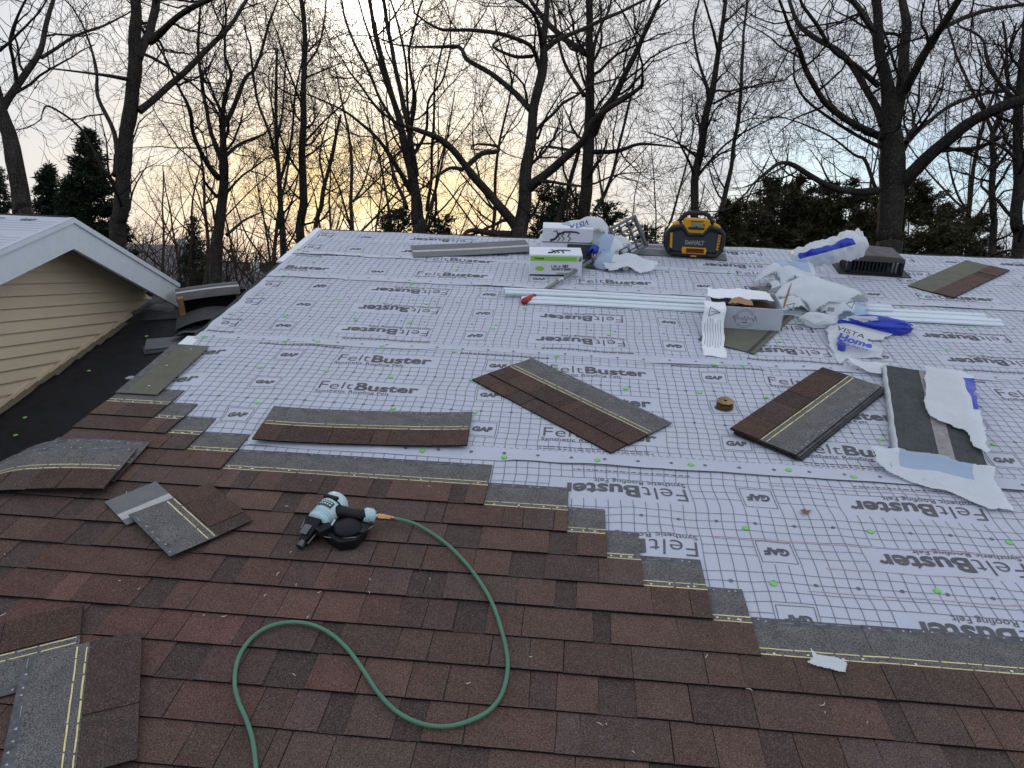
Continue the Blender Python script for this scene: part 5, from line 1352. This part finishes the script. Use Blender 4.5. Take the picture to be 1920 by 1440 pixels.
traced_tree('straight trunk with rising right limb, right of the old oak', 16, [(0, [(1092, 470, 26), (1095, 420, 25), (1098, 340, 23), (1103, 270, 22), (1106, 200, 19), (1105, 120, 16), (1104, 50, 14), (1102, -30, 13)]), (1.5, [(1098, 100, 12), (1070, 80, 12), (1040, 58, 11), (1015, 30, 10), (995, 0, 8), (980, -30, 7)]),
    (-1.5, [(1112, 250, 17), (1130, 215, 16), (1150, 185, 14), (1172, 140, 12), (1195, 90, 11), (1220, 40, 9), (1240, -10, 7)]), (1, [(1095, 180, 8), (1070, 140, 7), (1050, 90, 6), (1040, 30, 5)]), (1, [(1108, 120, 8), (1120, 60, 6), (1140, 20, 5), (1150, -20, 4)]), (-2, [(1112, 285, 9), (1160, 283, 8), (1200, 270, 6), (1262, 275, 3)]), (2, [(1085, 285, 7), (1060, 280, 6), (1025, 275, 4), (1010, 280, 3)]), (1, [(1115, 395, 7), (1140, 350, 7), (1160, 280, 6), (1178, 200, 5), (1195, 130, 4)]), (0, [(1040, 430, 9), (1060, 370, 9), (1080, 300, 8)])], 109)
traced_tree('slender twin stemmed tree behind the yellow radio', 17, [(0, [(1300, 470, 17), (1304, 400, 16), (1306, 320, 16), (1318, 250, 15), (1330, 195, 14), (1342, 130, 11), (1354, 60, 9), (1362, -20, 7)]), (1, [(1335, 190, 6), (1315, 130, 6), (1300, 60, 5), (1310, 0, 4)]), (-1, [(1348, 100, 6), (1335, 50, 5), (1320, 0, 4)]), (2, [(1352, 400, 10), (1366, 330, 9), (1378, 260, 8), (1388, 180, 7), (1393, 90, 6), (1400, 0, 4)]), (-1, [(1303, 330, 6), (1290, 300, 5), (1275, 270, 4)]), (1, [(1310, 330, 5), (1360, 270, 4), (1440, 225, 3)]), (-1, [(1338, 195, 5), (1400, 165, 4), (1470, 150, 3)])], 110, gap=.32, l0=1.3)
traced_tree('massive oak with wide spreading limbs on the right', 15, [(0, [(1664, 500, 50), (1666, 450, 46), (1671, 380, 46), (1674, 320, 48), (1672, 270, 44), (1668, 215, 34), (1660, 150, 24), (1652, 100, 22), (1645, 40, 19), (1638, -20, 17)]),
    (-2, [(1690, 345, 26), (1725, 310, 25), (1780, 262, 24), (1830, 225, 22), (1880, 200, 21), (1950, 175, 19), (2020, 120, 14)]), (1, [(1678, 235, 24), (1687, 180, 24), (1697, 120, 21), (1699, 60, 18), (1693, 0, 15), (1688, -40, 13)]), (-1.5, [(1694, 170, 17), (1718, 125, 17), (1745, 78, 16), (1770, 40, 15), (1800, -10, 13)]), (2, [(1768, 52, 9), (1820, 28, 9), (1870, 15, 8), (1940, 5, 7)]),
    (-2.5, [(1655, 258, 15), (1620, 243, 14), (1580, 220, 13), (1545, 185, 12), (1515, 140, 11), (1498, 95, 10), (1484, 60, 8), (1470, 20, 6)]), (2, [(1656, 235, 15), (1635, 190, 14), (1605, 135, 13), (1570, 95, 12), (1530, 72, 11), (1500, 45, 9), (1480, 0, 7)]), (-1.5, [(1645, 160, 11), (1600, 120, 10), (1565, 95, 9), (1535, 55, 8), (1505, 10, 6)]), (1.5, [(1660, 90, 14), (1630, 45, 13), (1600, 5, 12), (1570, -30, 10)]),
    (-1.5, [(1645, 358, 15), (1605, 360, 14), (1565, 352, 12), (1530, 335, 11), (1490, 310, 10), (1462, 306, 8), (1440, 320, 7), (1412, 345, 4)]), (2, [(1700, 268, 9), (1740, 230, 8), (1790, 195, 7), (1850, 175, 6), (1930, 158, 4)]), (-1, [(1650, 275, 8), (1620, 262, 7), (1560, 225, 6), (1510, 185, 5), (1490, 150, 4)]), (1, [(1690, 285, 12), (1710, 250, 11), (1716, 240, 10)]), (1, [(1640, 350, 7), (1622, 300, 7), (1600, 290, 5), (1555, 255, 4), (1500, 230, 3)])], 111, gap=.40, l0=1.7)
traced_tree('thin dark trunk crossing the oak limbs near the right edge', 18, [(0, [(1860, 480, 14), (1862, 400, 13), (1860, 320, 12), (1862, 250, 11), (1885, 185, 8), (1890, 120, 6), (1880, 40, 5)]), (1, [(1862, 250, 7), (1835, 190, 6), (1800, 120, 5), (1780, 60, 4)]), (-1, [(1860, 320, 6), (1900, 270, 5), (1940, 210, 4)])], 112, gap=.3, l0=1.3)
traced_tree('dark trunk standing at the right edge of the view', 14, [(0, [(1905, 500, 25), (1907, 420, 23), (1910, 320, 21), (1913, 220, 19), (1918, 120, 16), (1930, 0, 12)]), (1.5, [(1912, 190, 9), (1880, 160, 8), (1850, 110, 7), (1840, 70, 5), (1800, 50, 3)]), (-1, [(1908, 300, 7), (1870, 270, 6), (1820, 255, 4)])], 113, gap=.36)

# thinner trees further back: a few built kinds, copied
kinds = []
for kd in range(5):
    g = Grower(300+kd, 99, dens=.50, levels=3, rmin=.0050); rg = random.Random(400+kd); thick = []
    def stem(p, d, H, r0, lev=0):
        pts, rr = [p.copy()], [r0]; n = 10
        for i in range(n):
            d = (d+g.rv()*.07+Vector((0, 0, .08))).normalized(); p = p+d*H/n; pts.append(p.copy()); rr.append(r0*(1-.82*(i+1)/n))
        Q, r2 = smooth_path(pts, rr, 2); thick.append((Q, r2)); k0 = 5 if lev == 0 else 2
        g.from_limb(Q[k0:], r2[k0:], .75, 1.8)
        if lev == 0:
            for q in range(5):
                i = rg.randint(3, 8); s_ = g.rv(); s_.z = abs(s_.z)*.5+.9; stem(pts[i].copy(), s_.normalized(), H*rg.uniform(.35, .55), rr[i]*.6, 1)
    stem(Vector((0, 0, 0)), Vector((0, 0, 1)), (9, 12, 10, 13, 8)[kd], (.10, .12, .09, .13, .07)[kd])
    kinds.append((tubes_mesh('trunk', thick, M_BARKB), tubes_mesh('crown', g.out, M_TWIG)))
rg = random.Random(77)
spots = [(605, 38), (780, 40), (1000, 38), (1200, 42), (1760, 40), (330, 44), (390, 38), (510, 40), (-40, 26), (270, 30), (310, 36), (355, 40), (450, 28), (482, 33), (540, 36), (625, 30), (655, 26), (690, 38), (725, 31), (840, 29), (890, 37), (930, 31), (1035, 33), (1160, 32), (1230, 35), (1270, 40), (1340, 38), (1425, 33), (1560, 40), (1740, 28), (1785, 32), (1815, 27), (1838, 34), (1880, 30), (1935, 26), (420, 46), (640, 48), (1700, 45)]
for i, (px, Y) in enumerate(spots):
    p = at_depth(px, 460, Y); z = gheight(p.x, p.y)-.1
    o = thing('bare_tree', 'thin leafless tree in the thicket behind the bigger trunks', 'tree', Matrix.Translation((p.x, p.y, z)) @ Matrix.Rotation(rg.uniform(0, 6.28), 4, 'Z') @ Matrix.Scale(rg.uniform(.8, 1.05)*(1+.004*Y), 4), 'thin trees of the thicket')
    tk, cr = kinds[i % 5]; link('trunk', tk, o); link('crown', cr, o)
# low scrub in front of the thicket reads as one mass of twigs
g = Grower(500, 99, dens=.8, levels=2, rmin=.006, wig=.25); rg = random.Random(501)
for q in range(150):
    px = rg.choice((rg.uniform(240, 520), rg.uniform(480, 1000), rg.uniform(980, 1950), rg.uniform(-60, 1950))); Y = rg.uniform(20, 38)
    p = at_depth(px, 470, Y); p.z = gheight(p.x, p.y)
    for k in range(3): g.twig(p+Vector((rg.uniform(-.4, .4), rg.uniform(-.4, .4), 0)), Vector((rg.gauss(0, .35), rg.gauss(0, .35), 1)), rg.uniform(2.6, 5.6), .018, 0)
tag(link('scrub', tubes_mesh('scrub', g.out, M_TWIG)), 'brown leafless scrub filling the space under the trees', 'scrub', kind='stuff')
# far wood on the hill
g = Grower(600, 99, dens=.55, levels=1, rmin=.03, wig=.12); rg = random.Random(601)
for q in range(2400):
    a_ = rg.uniform(-.85, .75); d = rg.uniform(48, 190); x, y = d*math.sin(a_), d*math.cos(a_)
    g.twig(Vector((x, y, gheight(x, y)-.2)), Vector((rg.gauss(0, .06), rg.gauss(0, .06), 1)), rg.uniform(4., 7.5), .039, 0)
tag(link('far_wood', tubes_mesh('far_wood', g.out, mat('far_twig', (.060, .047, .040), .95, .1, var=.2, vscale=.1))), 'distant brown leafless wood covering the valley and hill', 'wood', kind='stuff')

# ------------------------------------------------------------------ evergreens
M_NEEDLE = mat('needles_dark', (.018, .030, .016), .8, .2, var=.4, vscale=1.5)
M_NEEDLB = mat('needles_olive', (.062, .056, .028), .85, .2, var=.45, vscale=1.2)
def needles(rng, P, D, size, n):
    """n thin leaf blades round points P (k,3) with directions D"""
    i = rng.integers(0, len(P), n); p = P[i]+rng.normal(0, size*.45, (n, 3)); d = D[i]+rng.normal(0, .55, (n, 3)); d /= np.linalg.norm(d, axis=1, keepdims=True)
    s = np.cross(d, rng.normal(0, 1, (n, 3))); s /= np.linalg.norm(s, axis=1, keepdims=True)+1e-9
    L = size*rng.uniform(.6, 1.4, (n, 1)); w = L*.16
    V = np.stack([p-s*w, p+s*w, p+d*L], axis=1).reshape(-1, 3); return V
def tri_mesh(name, V, material):
    n = len(V)//3; me = bpy.data.meshes.new(name); me.vertices.add(len(V)); me.vertices.foreach_set('co', V.ravel())
    me.loops.add(len(V)); me.loops.foreach_set('vertex_index', np.arange(len(V), dtype=np.int32))
    me.polygons.add(n); me.polygons.foreach_set('loop_start', np.arange(0, len(V), 3, dtype=np.int32)); me.polygons.foreach_set('loop_total', np.full(n, 3, np.int32))
    me.materials.append(material); me.update(); me.validate(); return me
def conifer(label, px, ytop, Y, spread, seed, material, n=26000, size=.16, droop=-.12, rag=.35, lowfrac=.06, group=None, prof=.92, wh=1., name='evergreen_tree', dead=0):
    top = at_depth(px, ytop, Y); base = Vector((top.x, top.y, gheight(top.x, top.y))); H = top.z-base.z
    rng = np.random.default_rng(seed); rg = random.Random(seed)
    o = thing(name, label, 'tree', Matrix.Translation(base), group)
    polys = [([Vector((0, 0, H*t)) for t in (0, .3, .6, .85, 1)], [.16, .12, .08, .04, .01])]; P, D = [], []
    z = H*lowfrac
    while z < H*.985:
        t = z/H; R_ = spread*(1-t)**prof*(.65+.35*min(1, t*5)); k = rg.randint(4, 6)
        for q in range(k):
            a_ = rg.uniform(0, 6.28); L = R_*rg.uniform(1-rag, 1+rag*.4)+.12; pts = []
            for i in range(6):
                f = i/5; pts.append(Vector((math.cos(a_)*L*f, math.sin(a_)*L*f, z+L*(droop*f+.22*f*f)+rg.gauss(0, .02))))
            polys.append((pts, [max(.006, .03*(1-t)*(1-.8*i/5)) for i in range(6)]))
            m = max(4, int(L*16))
            for i in range(m):
                f = rg.uniform(.12, 1)**.7; j = min(4, int(f*5)); p = pts[j].lerp(pts[j+1], f*5-j); dd = (pts[j+1]-pts[j]).normalized()
                side = Vector((-dd.y, dd.x, 0))*rg.gauss(0, .8)
                P.append(p+side*.16*L*(1-f*.5)); D.append(dd*.7+side*.6+Vector((0, 0, -.15)))
        z += H*rg.uniform(.018, .032)*wh
    link('trunk', tubes_mesh('trunk', polys, M_BARKB), o)
    link('crown', tri_mesh('crown', needles(rng, np.array([tuple(p) for p in P]), np.array([tuple(d) for d in D]), size, n), material), o)
gE = 'dark spruces behind the gable'
conifer('tall dark spruce left of the lichen spotted trunk', 163, 240, 24, 2.7, 1, M_NEEDLE, 90000, .16, group=gE, wh=.5)
conifer('shorter dark spruce left of the tall one', 88, 308, 25, 1.6, 2, M_NEEDLE, 55000, .16, group=gE, wh=.55)
conifer('dark spruce half hidden at the left edge', -5, 305, 26, 1.7, 3, M_NEEDLE, 36000, .13, group=gE)
conifer('young dark spruce low beside the gable peak', 128, 322, 23, 1.3, 4, M_NEEDLE, 30000, .13, group=gE)
conifer('small pointed spruce far off between the trunks', 362, 405, 40, 1.8, 5, M_NEEDLE, 7000, .22, group=gE)
gB = 'olive evergreens behind the ridge'
for lab, px, yt, Y, spd, sd_, n in (('broad olive evergreen left of the massive oak', 1475, 332, 23, 2.0, 11, 34000), ('olive evergreen touching the left side of the massive oak', 1575, 335, 22, 1.9, 12, 34000), ('olive evergreen right behind the massive oak', 1705, 332, 24, 2.0, 13, 34000),
                              ('low olive evergreen in front of the thicket on the right', 1760, 375, 25, 1.7, 14, 22000), ('low olive evergreen right of the yellow radio', 1375, 372, 21, 1.0, 15, 16000), ('ragged olive evergreen next to the radio side', 1415, 395, 22, 1.1, 16, 16000), ('small olive evergreen low between the oaks', 1520, 372, 24, 1.6, 17, 22000), ('low olive evergreen against the oak foot', 1630, 385, 21, 1.2, 18, 18000), ('olive evergreen at the far right behind the thin dark trunk', 1820, 400, 26, 1.7, 19, 20000)):
    conifer(lab, px, yt, Y, spd*1.5, sd_, M_NEEDLB, int(n*1.9), .135, .12, .62, .25, gB, prof=.55)
gS = 'dark shrubs along the ridge line'
for lab, px, yt, Y, spd, sd_, n in (('dark shrub behind the ridge under the many stemmed tree', 748, 395, 19, .75, 21, 9000), ('dark shrub right of the many stemmed tree', 822, 398, 20, .8, 22, 9000), ('dark shrub between the old oak and the straight trunk', 1042, 345, 22, 1.0, 23, 13000), ('dark shrub left of the straight trunk', 1070, 360, 23, .9, 24, 9000), ('dark shrub right of the straight trunk', 1140, 375, 22, .8, 25, 9000), ('small dark shrub just left of the radio', 1215, 418, 20, .5, 26, 5000), ('dark shrub against the old oak', 1010, 400, 21, .5, 27, 4000)):
    conifer(lab, px, yt, Y, spd*1.8, sd_, M_NEEDLE, int(n*1.6), .13, .2, .55, .25, gS, prof=.5, name='evergreen_shrub')

# ------------------------------------------------------------------ pale flecks and scuffs left on the shingles
rg = random.Random(88); fk = MB()
for q in range(48):
    u, v = rg.uniform(-2.1, 1.2), rg.uniform(1.35, 2.9)
    if any(u > ur-.05 for vk, ur in COURSES.values() if vk-.02 < v < vk+.16): continue
    a_, L, cv = rg.uniform(0, 6.28), rg.uniform(.006, .022), rg.uniform(-1.2, 1.2)
    fk.tube([(u+L*t*math.cos(a_+cv*t), v+L*t*math.sin(a_+cv*t), .0292) for t in (0, .35, .7, 1)], [.0008, .0016, .0013, .0006], 4)
tag(fk.build('flecks', mat('fleck_pale', (.55, .50, .46), .8), None, ROOF), 'pale flecks and scuffs strewn over the brown shingles', 'debris', kind='stuff')
